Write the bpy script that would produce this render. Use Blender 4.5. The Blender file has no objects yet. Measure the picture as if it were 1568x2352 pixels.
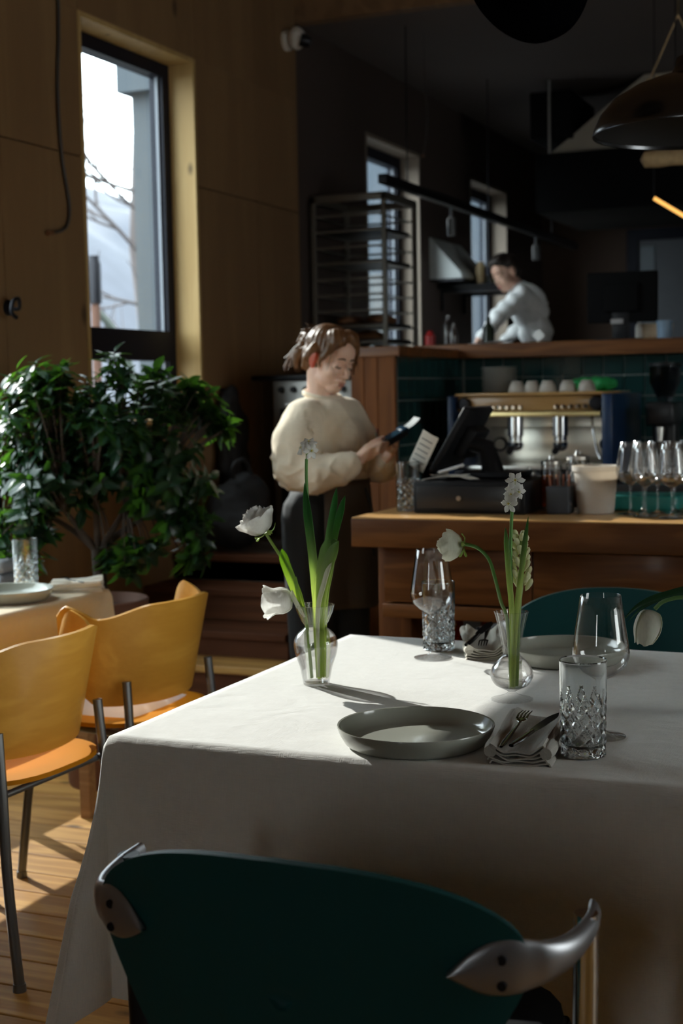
import bpy, bmesh, math, random
from mathutils import Vector, Matrix, noise
sc = bpy.context.scene
COL = sc.collection
rnd = random.Random(7)
PI = math.pi
def R(d): return math.radians(d)

# ------------------------------------------------------------ camera, world, sun, exposure
YAW, PITCH, ROLL = 0.40586, 0.08440, 0.01852
_f = Vector((-math.sin(YAW)*math.cos(PITCH), math.cos(YAW)*math.cos(PITCH), -math.sin(PITCH)))
_r = Vector((math.cos(YAW), math.sin(YAW), 0)); _d = _f.cross(_r)
_r2 = _r*math.cos(ROLL)+_d*math.sin(ROLL); _d2 = -_r*math.sin(ROLL)+_d*math.cos(ROLL)
cam = bpy.data.cameras.new('camera'); camo = bpy.data.objects.new('camera', cam); COL.objects.link(camo)
m = Matrix((_r2, -_d2, -_f)).transposed().to_4x4(); m.translation = Vector((0, 0, 1.38)); camo.matrix_world = m
cam.sensor_fit = 'VERTICAL'; cam.sensor_height = 36.0; cam.lens = 50.0; cam.clip_start = .05; cam.clip_end = 500
cam.dof.use_dof = True; cam.dof.focus_distance = 2.68; cam.dof.aperture_fstop = 4.4
sc.camera = camo
w = bpy.data.worlds.new('sky'); sc.world = w; w.use_nodes = True
bg = w.node_tree.nodes['Background']; bg.inputs[0].default_value = (.93, 1.0, .98, 1); bg.inputs[1].default_value = 8.6
SUN_H = Vector((.8836, -.4683, 0)).normalized(); EL = R(29)
sd = SUN_H*math.cos(EL)+Vector((0, 0, -math.sin(EL)))
sun = bpy.data.lights.new('sun', 'SUN'); sun.energy = 7.4; sun.color = (1, .93, .82); sun.angle = R(.6)
suno = bpy.data.objects.new('sun', sun); COL.objects.link(suno); suno.rotation_euler = (-sd).to_track_quat('Z', 'Y').to_euler(); suno.location = (-8, 6, 8)
sc.view_settings.view_transform = 'Standard'; sc.view_settings.look = 'None'; sc.view_settings.gamma = 1.0
sc.view_settings.use_curve_mapping = False; sc.view_settings.exposure = 0.0
cy = sc.cycles
cy.use_denoising = True; cy.max_bounces = 14; cy.transmission_bounces = 14; cy.transparent_max_bounces = 24; cy.diffuse_bounces = 5
cy.caustics_reflective = False; cy.caustics_refractive = False; cy.sample_clamp_indirect = 6.0

# ------------------------------------------------------------ materials
def newmat(name):
    m = bpy.data.materials.new(name); m.use_nodes = True
    return m, m.node_tree, m.node_tree.nodes['Principled BSDF']
def setc(p, k, v): p.inputs[k].default_value = v
def c4(c): return (c[0], c[1], c[2], 1)
def mat(name, col, rough=.5, metal=0, var=.12, scale=6, bump=0, bscale=40, spec=None, stretch=None, sheen=0, transl=0, tcol=None, trans=0, ior=1.5, coat=0, alpha=None, emit=None, estr=0, sss=0):
    m, nt, p = newmat(name); N, L = nt.nodes, nt.links
    setc(p, 'Roughness', rough); setc(p, 'Metallic', metal); setc(p, 'IOR', ior)
    if spec is not None: setc(p, 'Specular IOR Level', spec)
    if sheen: setc(p, 'Sheen Weight', sheen)
    if coat: setc(p, 'Coat Weight', coat); setc(p, 'Coat Roughness', .08)
    if trans: setc(p, 'Transmission Weight', trans)
    if sss: setc(p, 'Subsurface Weight', sss); setc(p, 'Subsurface Radius', (1, .35, .2)); setc(p, 'Subsurface Scale', .012)
    if emit: setc(p, 'Emission Color', c4(emit)); setc(p, 'Emission Strength', estr)
    tc = N.new('ShaderNodeTexCoord'); mp = N.new('ShaderNodeMapping'); L.new(tc.outputs['Object'], mp.inputs[0])
    if stretch: mp.inputs['Scale'].default_value = stretch
    nz = N.new('ShaderNodeTexNoise'); nz.inputs['Scale'].default_value = scale; nz.inputs['Detail'].default_value = 4; L.new(mp.outputs[0], nz.inputs[0])
    mx = N.new('ShaderNodeMix'); mx.data_type = 'RGBA'; L.new(nz.outputs[0], mx.inputs[0])
    mx.inputs[6].default_value = c4([c*(1-var) for c in col]); mx.inputs[7].default_value = c4([min(1, c*(1+var)) for c in col])
    L.new(mx.outputs[2], p.inputs['Base Color'])
    if bump:
        n2 = N.new('ShaderNodeTexNoise'); n2.inputs['Scale'].default_value = bscale; n2.inputs['Detail'].default_value = 3; L.new(mp.outputs[0], n2.inputs[0])
        b = N.new('ShaderNodeBump'); b.inputs['Strength'].default_value = bump; b.inputs['Distance'].default_value = .01; L.new(n2.outputs[0], b.inputs['Height']); L.new(b.outputs[0], p.inputs['Normal'])
    if transl:
        t = N.new('ShaderNodeBsdfTranslucent'); t.inputs[0].default_value = c4(tcol or col)
        ms = N.new('ShaderNodeMixShader'); ms.inputs[0].default_value = transl
        L.new(p.outputs[0], ms.inputs[1]); L.new(t.outputs[0], ms.inputs[2]); L.new(ms.outputs[0], N['Material Output'].inputs[0])
    return m
def wood(name, c1, c2, axis=0, rough=.45, scale=1.0, knots=True, rndcol=.15, ring=6, coat=0, spec=.22):
    """grain runs along the given object axis; knots are dark spots of the wood itself"""
    m, nt, p = newmat(name); N, L = nt.nodes, nt.links
    setc(p, 'Roughness', rough); setc(p, 'Specular IOR Level', spec)
    if coat: setc(p, 'Coat Weight', coat); setc(p, 'Coat Roughness', .15)
    tc = N.new('ShaderNodeTexCoord'); oi = N.new('ShaderNodeObjectInfo')
    add = N.new('ShaderNodeVectorMath'); add.operation = 'ADD'; L.new(tc.outputs['Object'], add.inputs[0])
    sc_ = N.new('ShaderNodeVectorMath'); sc_.operation = 'SCALE'; sc_.inputs[3].default_value = 0; 
    cx = N.new('ShaderNodeCombineXYZ'); mu = N.new('ShaderNodeMath'); mu.operation = 'MULTIPLY'; mu.inputs[1].default_value = 37.0
    L.new(oi.outputs['Random'], mu.inputs[0])
    for i in range(3): L.new(mu.outputs[0], cx.inputs[i])
    L.new(cx.outputs[0], add.inputs[1]); nt.nodes.remove(sc_)
    mp = N.new('ShaderNodeMapping'); L.new(add.outputs[0], mp.inputs[0])
    s = [9*scale]*3; s[axis] = .9*scale; mp.inputs['Scale'].default_value = s
    nz = N.new('ShaderNodeTexNoise'); nz.inputs['Scale'].default_value = 1.0; nz.inputs['Detail'].default_value = 3; nz.inputs['Distortion'].default_value = .4; L.new(mp.outputs[0], nz.inputs[0])
    m1 = N.new('ShaderNodeMath'); m1.operation = 'MULTIPLY'; m1.inputs[1].default_value = ring*6; L.new(nz.outputs[0], m1.inputs[0])
    sn = N.new('ShaderNodeMath'); sn.operation = 'SINE'; L.new(m1.outputs[0], sn.inputs[0])
    mr = N.new('ShaderNodeMapRange'); mr.inputs[1].default_value = -1; mr.inputs[2].default_value = 1; L.new(sn.outputs[0], mr.inputs[0])
    pw = N.new('ShaderNodeMath'); pw.operation = 'POWER'; pw.inputs[1].default_value = 2.0; L.new(mr.outputs[0], pw.inputs[0])
    f = N.new('ShaderNodeTexNoise'); f.inputs['Scale'].default_value = 14; f.inputs['Detail'].default_value = 2; L.new(mp.outputs[0], f.inputs[0])
    av = N.new('ShaderNodeMix'); av.data_type = 'FLOAT'; av.inputs[0].default_value = .45; L.new(pw.outputs[0], av.inputs[2]); L.new(f.outputs[0], av.inputs[3])
    mx = N.new('ShaderNodeMix'); mx.data_type = 'RGBA'; mx.inputs[6].default_value = c4(c1); mx.inputs[7].default_value = c4(c2); L.new(av.outputs[0], mx.inputs[0])
    out = mx.outputs[2]
    if rndcol:
        hv = N.new('ShaderNodeHueSaturation'); r2 = N.new('ShaderNodeMapRange'); r2.inputs[3].default_value = 1-rndcol; r2.inputs[4].default_value = 1+rndcol
        L.new(oi.outputs['Random'], r2.inputs[0]); L.new(r2.outputs[0], hv.inputs['Value']); L.new(out, hv.inputs['Color']); out = hv.outputs[0]
    if knots:
        vo = N.new('ShaderNodeTexVoronoi'); vo.inputs['Scale'].default_value = 1.0; mk = N.new('ShaderNodeMapping'); ks = [5*scale]*3; ks[axis] = 2.6*scale
        mk.inputs['Scale'].default_value = ks; L.new(add.outputs[0], mk.inputs[0]); L.new(mk.outputs[0], vo.inputs[0])
        kr = N.new('ShaderNodeMapRange'); kr.inputs[1].default_value = .035; kr.inputs[2].default_value = .10; kr.inputs[3].default_value = .8; kr.inputs[4].default_value = 0; L.new(vo.outputs['Distance'], kr.inputs[0])
        k2 = N.new('ShaderNodeMix'); k2.data_type = 'RGBA'; L.new(kr.outputs[0], k2.inputs[0]); L.new(out, k2.inputs[6]); k2.inputs[7].default_value = c4([c*.22 for c in c1]); out = k2.outputs[2]
    L.new(out, p.inputs['Base Color'])
    b = N.new('ShaderNodeBump'); b.inputs['Strength'].default_value = .08; b.inputs['Distance'].default_value = .004; L.new(av.outputs[0], b.inputs['Height']); L.new(b.outputs[0], p.inputs['Normal'])
    return m
def linen(name, col, rough=.85, transl=0, tcol=None, weave=700, bump=.2):
    m, nt, p = newmat(name); N, L = nt.nodes, nt.links
    setc(p, 'Roughness', rough); setc(p, 'Specular IOR Level', .2); setc(p, 'Sheen Weight', .15)
    tc = N.new('ShaderNodeTexCoord')
    outs = []
    for k, s in enumerate(((weave, weave*.06, weave*.06), (weave*.06, weave, weave*.06), (weave*.06, weave*.06, weave))):
        mp = N.new('ShaderNodeMapping'); mp.inputs['Scale'].default_value = s; L.new(tc.outputs['Object'], mp.inputs[0])
        nz = N.new('ShaderNodeTexNoise'); nz.inputs['Scale'].default_value = 1; nz.inputs['Detail'].default_value = 1; L.new(mp.outputs[0], nz.inputs[0]); outs.append(nz.outputs[0])
    a = N.new('ShaderNodeMath'); L.new(outs[0], a.inputs[0]); L.new(outs[1], a.inputs[1]); a2 = N.new('ShaderNodeMath'); L.new(a.outputs[0], a2.inputs[0]); L.new(outs[2], a2.inputs[1])
    mr = N.new('ShaderNodeMapRange'); mr.inputs[1].default_value = 1.0; mr.inputs[2].default_value = 2.0; L.new(a2.outputs[0], mr.inputs[0])
    mx = N.new('ShaderNodeMix'); mx.data_type = 'RGBA'; mx.inputs[6].default_value = c4([c*.95 for c in col]); mx.inputs[7].default_value = c4([min(1, c*1.04) for c in col]); L.new(mr.outputs[0], mx.inputs[0]); L.new(mx.outputs[2], p.inputs['Base Color'])
    wr = N.new('ShaderNodeTexNoise'); wr.inputs['Scale'].default_value = 7; wr.inputs['Detail'].default_value = 5; wr.inputs['Distortion'].default_value = 1.2; L.new(tc.outputs['Object'], wr.inputs[0])
    b0 = N.new('ShaderNodeBump'); b0.inputs['Strength'].default_value = .25; b0.inputs['Distance'].default_value = .02; L.new(wr.outputs[0], b0.inputs['Height'])
    b = N.new('ShaderNodeBump'); b.inputs['Strength'].default_value = bump; b.inputs['Distance'].default_value = .002; L.new(a2.outputs[0], b.inputs['Height']); L.new(b0.outputs[0], b.inputs['Normal']); L.new(b.outputs[0], p.inputs['Normal'])
    if transl:
        t = N.new('ShaderNodeBsdfTranslucent'); t.inputs[0].default_value = c4(tcol or col)
        ms = N.new('ShaderNodeMixShader'); ms.inputs[0].default_value = transl
        L.new(p.outputs[0], ms.inputs[1]); L.new(t.outputs[0], ms.inputs[2]); L.new(ms.outputs[0], N['Material Output'].inputs[0])
    return m
def glass(name, col=(1, 1, 1), clear=.5, ior=1.5, rough=0.0):
    """glass: part refracts, part lets light straight through (thin walls)"""
    m, nt, p = newmat(name); N, L = nt.nodes, nt.links; N.remove(p)
    g = N.new('ShaderNodeBsdfGlass'); g.inputs['Color'].default_value = c4(col); g.inputs['IOR'].default_value = ior; g.inputs['Roughness'].default_value = rough
    t = N.new('ShaderNodeBsdfTransparent'); t.inputs[0].default_value = c4([.5+.5*c for c in col])
    lw = N.new('ShaderNodeLayerWeight'); lw.inputs[0].default_value = .25
    mr = N.new('ShaderNodeMapRange'); mr.inputs[3].default_value = 1-clear; mr.inputs[4].default_value = 1.0; L.new(lw.outputs['Facing'], mr.inputs[0])
    ms = N.new('ShaderNodeMixShader'); L.new(mr.outputs[0], ms.inputs[0]); L.new(t.outputs[0], ms.inputs[1]); L.new(g.outputs[0], ms.inputs[2])
    L.new(ms.outputs[0], N['Material Output'].inputs[0]); return m
def thin_glass(name, tint=(1, 1, 1), edge=.55, refl=.8, pw_=3.0, rough=.015):
    """thin wall of glass: clear face on, mirror-like and slightly darker towards the edge"""
    m, nt, p = newmat(name); N, L = nt.nodes, nt.links; N.remove(p)
    g = N.new('ShaderNodeBsdfGlossy'); g.inputs['Roughness'].default_value = rough
    t = N.new('ShaderNodeBsdfTransparent')
    lw = N.new('ShaderNodeLayerWeight'); lw.inputs[0].default_value = .5
    pw = N.new('ShaderNodeMath'); pw.operation = 'POWER'; pw.inputs[1].default_value = pw_; L.new(lw.outputs['Facing'], pw.inputs[0])
    p2 = N.new('ShaderNodeMath'); p2.operation = 'POWER'; p2.inputs[1].default_value = 4; L.new(lw.outputs['Facing'], p2.inputs[0])
    cm = N.new('ShaderNodeMix'); cm.data_type = 'RGBA'; cm.inputs[6].default_value = c4(tint); cm.inputs[7].default_value = c4([c*edge for c in tint]); L.new(p2.outputs[0], cm.inputs[0]); L.new(cm.outputs[2], t.inputs[0])
    fr = N.new('ShaderNodeMath'); fr.operation = 'MULTIPLY_ADD'; fr.inputs[1].default_value = refl; fr.inputs[2].default_value = .045; L.new(pw.outputs[0], fr.inputs[0])
    ms = N.new('ShaderNodeMixShader'); L.new(fr.outputs[0], ms.inputs[0]); L.new(t.outputs[0], ms.inputs[1]); L.new(g.outputs[0], ms.inputs[2])
    L.new(ms.outputs[0], N['Material Output'].inputs[0]); return m
def pane_mat(name, tint=(.93, .97, 1)):
    m, nt, p = newmat(name); N, L = nt.nodes, nt.links; N.remove(p)
    g = N.new('ShaderNodeBsdfGlossy'); g.inputs['Roughness'].default_value = .02
    t = N.new('ShaderNodeBsdfTransparent'); t.inputs[0].default_value = c4(tint)
    lw = N.new('ShaderNodeLayerWeight'); lw.inputs[0].default_value = .5
    pw = N.new('ShaderNodeMath'); pw.operation = 'POWER'; pw.inputs[1].default_value = 5; L.new(lw.outputs['Facing'], pw.inputs[0])
    fr = N.new('ShaderNodeMath'); fr.operation = 'MULTIPLY_ADD'; fr.inputs[1].default_value = .94; fr.inputs[2].default_value = .035; L.new(pw.outputs[0], fr.inputs[0])
    ms = N.new('ShaderNodeMixShader'); L.new(fr.outputs[0], ms.inputs[0]); L.new(t.outputs[0], ms.inputs[1]); L.new(g.outputs[0], ms.inputs[2])
    L.new(ms.outputs[0], N['Material Output'].inputs[0]); return m
def petal_mat(name, col, tcol, transl=.4, base=None, zr=None):
    """petal or leaf: thin, lets light through; optional second colour towards the root (object z)"""
    m, nt, p = newmat(name); N, L = nt.nodes, nt.links
    setc(p, 'Roughness', .5); setc(p, 'Specular IOR Level', .35)
    t = N.new('ShaderNodeBsdfTranslucent')
    tc = N.new('ShaderNodeTexCoord')
    mp = N.new('ShaderNodeMapping'); mp.inputs['Scale'].default_value = (300, 300, 12); L.new(tc.outputs['Object'], mp.inputs[0])
    nz = N.new('ShaderNodeTexNoise'); nz.inputs['Scale'].default_value = 1; L.new(mp.outputs[0], nz.inputs[0])
    def ramp(c):
        mx = N.new('ShaderNodeMix'); mx.data_type = 'RGBA'; mx.inputs[6].default_value = c4([x*.85 for x in c]); mx.inputs[7].default_value = c4([min(1, x*1.12) for x in c]); L.new(nz.outputs[0], mx.inputs[0]); return mx.outputs[2]
    a, b = ramp(col), ramp(tcol)
    if base:
        sx = N.new('ShaderNodeSeparateXYZ'); L.new(tc.outputs['Object'], sx.inputs[0])
        mr = N.new('ShaderNodeMapRange'); mr.inputs[1].default_value = zr[0]; mr.inputs[2].default_value = zr[1]; mr.interpolation_type = 'SMOOTHSTEP'; L.new(sx.outputs[2], mr.inputs[0])
        res = []
        for o, bc in ((a, base[0]), (b, base[1])):
            mx = N.new('ShaderNodeMix'); mx.data_type = 'RGBA'; mx.inputs[6].default_value = c4(bc); L.new(o, mx.inputs[7]); L.new(mr.outputs[0], mx.inputs[0]); res.append(mx.outputs[2])
        a, b = res
    L.new(a, p.inputs['Base Color']); L.new(b, t.inputs[0])
    ms = N.new('ShaderNodeMixShader'); ms.inputs[0].default_value = transl
    L.new(p.outputs[0], ms.inputs[1]); L.new(t.outputs[0], ms.inputs[2]); L.new(ms.outputs[0], N['Material Output'].inputs[0])
    return m

# ------------------------------------------------------------ mesh helpers
class MB:
    def __init__(s): s.v = []; s.f = []
    def add(s, vs, fs):
        o = len(s.v); s.v += [tuple(v) for v in vs]; s.f += [tuple(i+o for i in f) for f in fs]; return s
    def box(s, a, b, bev=0, M=None):
        (x0, y0, z0), (x1, y1, z1) = a, b
        if bev <= 0:
            vs = [(x0, y0, z0), (x1, y0, z0), (x1, y1, z0), (x0, y1, z0), (x0, y0, z1), (x1, y0, z1), (x1, y1, z1), (x0, y1, z1)]
            fs = [(0, 3, 2, 1), (4, 5, 6, 7), (0, 1, 5, 4), (1, 2, 6, 5), (2, 3, 7, 6), (3, 0, 4, 7)]
        else:
            bm = bmesh.new(); bmesh.ops.create_cube(bm, size=1)
            for v in bm.verts: v.co = Vector(((x0+x1)/2+v.co.x*(x1-x0), (y0+y1)/2+v.co.y*(y1-y0), (z0+z1)/2+v.co.z*(z1-z0)))
            bmesh.ops.bevel(bm, geom=bm.edges[:], offset=bev, segments=2, affect='EDGES', profile=.5)
            bm.verts.index_update(); vs = [tuple(v.co) for v in bm.verts]; fs = [tuple(v.index for v in f.verts) for f in bm.faces]; bm.free()
        if M is not None: vs = [tuple(M @ Vector(v)) for v in vs]
        return s.add(vs, fs)
    def lathe(s, prof, n=32, c=(0, 0, 0), cap=True, fn=None, M=None):
        """prof: list of (r, z); fn(angle, i) scales r"""
        vs = []; fs = []
        for i, (r, z) in enumerate(prof):
            for k in range(n):
                a = 2*PI*k/n; q = r*(fn(a, i, z) if fn else 1); vs.append((c[0]+q*math.cos(a), c[1]+q*math.sin(a), c[2]+z))
        for i in range(len(prof)-1):
            for k in range(n):
                k2 = (k+1) % n; fs.append((i*n+k, i*n+k2, (i+1)*n+k2, (i+1)*n+k))
        if cap:
            if prof[0][0] > 1e-6: fs.append(tuple(reversed(range(n))))
            if prof[-1][0] > 1e-6: fs.append(tuple((len(prof)-1)*n+k for k in range(n)))
        if M is not None: vs = [tuple(M @ Vector(v)) for v in vs]
        return s.add(vs, fs)
    def tube(s, pts, r, n=10, cap=True, flat=1.0, flatdir=None):
        pts = [Vector(p) for p in pts]; rs = r if isinstance(r, (list, tuple)) else [r]*len(pts)
        vs = []; fs = []; prev = None
        for i, p in enumerate(pts):
            t = (pts[min(i+1, len(pts)-1)]-pts[max(i-1, 0)]).normalized()
            if prev is None:
                ref = Vector(flatdir) if flatdir else (Vector((0, 0, 1)) if abs(t.z) < .9 else Vector((1, 0, 0)))
                x = (ref-t*ref.dot(t)).normalized()
            else: x = (prev-t*prev.dot(t)).normalized()
            prev = x; y = t.cross(x)
            for k in range(n):
                a = 2*PI*k/n; vs.append(p+x*(rs[i]*flat*math.cos(a))+y*(rs[i]*math.sin(a)))
        for i in range(len(pts)-1):
            for k in range(n):
                k2 = (k+1) % n; fs.append((i*n+k, i*n+k2, (i+1)*n+k2, (i+1)*n+k))
        if cap: fs.append(tuple(reversed(range(n)))); fs.append(tuple((len(pts)-1)*n+k for k in range(n)))
        return s.add(vs, fs)
    def grid(s, fn, nu, nv, thick=0):
        """fn(u,v) -> point, u,v in 0..1; optional thickness along -normal"""
        P = [[Vector(fn(i/nu, j/nv)) for j in range(nv+1)] for i in range(nu+1)]
        vs = [p for r_ in P for p in r_]; W = nv+1
        fs = [(i*W+j, (i+1)*W+j, (i+1)*W+j+1, i*W+j+1) for i in range(nu) for j in range(nv)]
        if thick:
            o = len(vs); back = []
            for i in range(nu+1):
                for j in range(nv+1):
                    a = P[min(i+1, nu)][j]-P[max(i-1, 0)][j]; b = P[i][min(j+1, nv)]-P[i][max(j-1, 0)]
                    n = a.cross(b); n = n.normalized() if n.length > 1e-12 else Vector((0, 0, 1))
                    back.append(P[i][j]-n*thick)
            vs += back
            fs += [tuple(reversed([q+o for q in f])) for f in fs]
            E = [(i*W, (i+1)*W) for i in range(nu)][::1]
            for i in range(nu):
                fs.append((i*W, i*W+o, (i+1)*W+o, (i+1)*W)); fs.append((i*W+nv, (i+1)*W+nv, (i+1)*W+nv+o, i*W+nv+o))
            for j in range(nv):
                fs.append((j, j+1, j+1+o, j+o)); q = nu*W; fs.append((q+j, q+j+o, q+j+1+o, q+j+1))
        return s.add(vs, fs)
    def ell(s, c, r, n=16, mr=10, M=None):
        prof = []
        vs = []; fs = []
        for i in range(mr+1):
            t = PI*i/mr
            for k in range(n):
                a = 2*PI*k/n; v = Vector((math.sin(t)*math.cos(a)*r[0], math.sin(t)*math.sin(a)*r[1], -math.cos(t)*r[2]))
                if M is not None: v = M @ v
                vs.append(Vector(c)+v)
        for i in range(mr):
            for k in range(n):
                k2 = (k+1) % n; fs.append((i*n+k, i*n+k2, (i+1)*n+k2, (i+1)*n+k))
        return s.add(vs, fs)
    def prism(s, poly, axis, a, b):
        """extrude a 2d polygon along axis (0,1,2) from a to b"""
        n = len(poly)
        def put(p, h): q = [p[0], p[1]]; q.insert(axis, h); return tuple(q)
        return s.add([put(p, a) for p in poly]+[put(p, b) for p in poly], [tuple(range(n)), tuple(reversed(range(n, 2*n)))]+[(i, i+n, (i+1) % n+n, (i+1) % n) for i in range(n)])
    def xf(s, M): s.v = [tuple(M @ Vector(v)) for v in s.v]; return s
    def mesh(s, name, weld=True):
        me = bpy.data.meshes.new(name); me.from_pydata(s.v, [], s.f)
        bm = bmesh.new(); bm.from_mesh(me)
        if weld: bmesh.ops.remove_doubles(bm, verts=bm.verts[:], dist=1e-6)
        bmesh.ops.recalc_face_normals(bm, faces=bm.faces[:]); bm.to_mesh(me); bm.free(); return me
    def build(s, name, mt, parent=None, smooth=None, **kw):
        o = bpy.data.objects.new(name, s.mesh(name)); COL.objects.link(o)
        if mt is not None: o.data.materials.append(mt)
        if smooth is not None:
            if smooth >= 180: o.data.shade_smooth()
            else:
                for p in o.data.polygons: p.use_smooth = True
                bm = bmesh.new(); bm.from_mesh(o.data)
                for e in bm.edges: e.smooth = len(e.link_faces) == 2 and e.calc_face_angle(0) < R(smooth)
                bm.to_mesh(o.data); bm.free()
        if parent is not None: o.parent = parent
        for k, v in kw.items(): o[k] = v
        return o
def thing(name, label, cat, loc=(0, 0, 0), rz=0, group=None):
    o = bpy.data.objects.new(name, None); COL.objects.link(o); o.location = loc; o.rotation_euler = (0, 0, rz); o.empty_display_size = .05
    o['label'] = label; o['category'] = cat
    if group: o['group'] = group
    return o
def tag(o, label, cat, group=None):
    o['label'] = label; o['category'] = cat
    if group: o['group'] = group
    return o
def struct(o): o['kind'] = 'structure'; return o
def dup(o, loc=None, rz=None, label=None, parent=None):
    kids = {}
    for q in COL.objects: kids.setdefault(q.parent, []).append(q)
    def rec(a, par):
        c = a.copy(); COL.objects.link(c); c.parent = par
        for k in kids.get(a, []): rec(k, c)
        return c
    c = rec(o, parent)
    if loc is not None: c.location = loc
    if rz is not None: c.rotation_euler = (0, 0, rz)
    if label: c['label'] = label
    return c
def emp(name, parent=None, loc=(0, 0, 0)):
    o = bpy.data.objects.new(name, None); COL.objects.link(o); o.location = loc; o.empty_display_size = .05
    if parent is not None: o.parent = parent
    return o
def smoothstep(a, b, x): t = max(0, min(1, (x-a)/(b-a))); return t*t*(3-2*t)
def lerp(a, b, t): return a+(b-a)*t
def spline(pts, n):
    """catmull-rom through pts (any dimension)"""
    out = []; P = [pts[0]]+list(pts)+[pts[-1]]; m_ = len(pts)-1
    for i in range(n+1):
        t = i/n*m_; k = min(int(t), m_-1); u = t-k; a, b, c, d = P[k:k+4]
        out.append(tuple(.5*(2*b[j]+(c[j]-a[j])*u+(2*a[j]-5*b[j]+4*c[j]-d[j])*u*u+(3*b[j]-a[j]-3*c[j]+d[j])*u**3) for j in range(len(b))))
    return out
def fused(name, prims, voxel, mt, parent=None, smooth_it=4, disp=None):
    """overlapping closed shapes fused into one continuous surface"""
    mb = MB()
    for p in prims:
        if p[0] == 'c':      # capsule chain: points, radii
            pts = [Vector(q) for q in p[1]]; rs = p[2]
            for i in range(len(pts)-1):
                a, b, ra, rb = pts[i], pts[i+1], rs[i], rs[i+1]; n = max(2, int((b-a).length/(max(ra, rb)*.35))+1)
                seg = [a.lerp(b, k/n) for k in range(n+1)]; rr = [lerp(ra, rb, k/n) for k in range(n+1)]
                mb.tube(seg, rr, n=14)
            for q, r_ in zip(pts, rs): mb.ell(q, (r_, r_, r_), 14, 8)
        elif p[0] == 'e': mb.ell(p[1], p[2], 24, 16, p[3] if len(p) > 3 else None)
        elif p[0] == 'm': mb.add(p[1].v, p[1].f)
    o = mb.build(name, mt, None, 180)
    md = o.modifiers.new('r', 'REMESH'); md.mode = 'VOXEL'; md.voxel_size = voxel
    if smooth_it: s_ = o.modifiers.new('s', 'SMOOTH'); s_.iterations = smooth_it; s_.factor = .5
    dg = bpy.context.evaluated_depsgraph_get(); me = bpy.data.meshes.new_from_object(o.evaluated_get(dg))
    o.modifiers.clear(); o.data = me; me.name = name
    if not me.materials: me.materials.append(mt)
    if disp:
        for v in me.vertices: v.co = Vector(disp(v.co.copy(), v.normal.copy()))
        me.update()
    me.shade_smooth(); o.parent = parent
    return o
# ------------------------------------------------------------ shared materials
PINE = wood('pine_floor', (.32, .15, .038), (.58, .33, .10), 0, .5, 1.0, True, .16, 5)
PLY = wood('plywood_wall', (.20, .115, .055), (.25, .15, .07), 2, .6, .7, True, .08, 2)
REVEAL = wood('pale_pine', (.44, .285, .11), (.54, .37, .16), 2, .5, 1.0, True, .03, 3)
OAK = wood('counter_oak', (.085, .028, .008), (.21, .078, .022), 0, .38, 1.0, False, .06, 5, .08)
OAKV = wood('upright_oak', (.095, .029, .0055), (.185, .060, .012), 2, .6, 1.0, False, .1, 4, 0)
STEPW = wood('step_wood', (.065, .024, .012), (.125, .048, .022), 0, .6, 1.0, True, .08, 4, 0, .06)
DARKWALL = mat('dark_painted_wall', (.062, .043, .036), .75, var=.15, scale=2)
DARKCEIL = mat('dark_ceiling', (.12, .10, .095), .9, var=.1, scale=2)
WARMCEIL = wood('ceiling_boards', (.16, .09, .045), (.24, .14, .07), 1, .6, .6, False, .05, 3)
BLACK = mat('black_metal', (.012, .012, .016), .4, .6, var=.1)
FRAME = mat('window_frame_black', (.008, .009, .018), .5, 0, var=.1, spec=.2)
BLACKP = mat('black_plastic', (.010, .010, .012), .45, 0, var=.1, spec=.25)
GREYW = mat('dark_wall', (.16, .13, .10), .8, var=.05)
STEEL = mat('brushed_steel', (.62, .60, .57), .32, 1, var=.06, scale=30)
CHROME = mat('chrome', (.75, .75, .76), .12, 1, var=.02)
GREYMETAL = mat('grey_painted_tube', (.16, .17, .18), .35, .7, var=.05)
PANE = pane_mat('window_glass')
GLASS = thin_glass('clear_glass', edge=.4)
BARGLASS = thin_glass('bar_glass', edge=.5, refl=1.0, pw_=1.8, rough=.12)
FOOTG = thin_glass('foot_glass', edge=.85, refl=.22, pw_=4)
SUNOAK = wood('sunlit_oak', (.48, .25, .085), (.66, .40, .16), 0, .32, 1.0, False, .04, 5, .4)  # glossy counter oak with the sun patch put into a lighter colour
CUTGLASS = glass('cut_glass', (.98, .995, 1), .05, 1.5, .045)
WATER = glass('water', (1, 1, 1), .70, 1.33)

# ------------------------------------------------------------ floor: subfloor + single planks
fl = MB().box((-3.4, -3, -.06), (3.6, 12.3, -.022)).build('floor', mat('subfloor', (.03, .02, .012), .9)); struct(fl)
pk = MB().box((-3.3, .002, -.022), (3.5, .1345, 0), .003).mesh('plank'); pk.materials.append(PINE)
y = 2.944-.137*20
while y < 6.9:
    o = bpy.data.objects.new('plank', pk); COL.objects.link(o); o.parent = fl; o.location = (0, y, 0); y += .137

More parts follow.
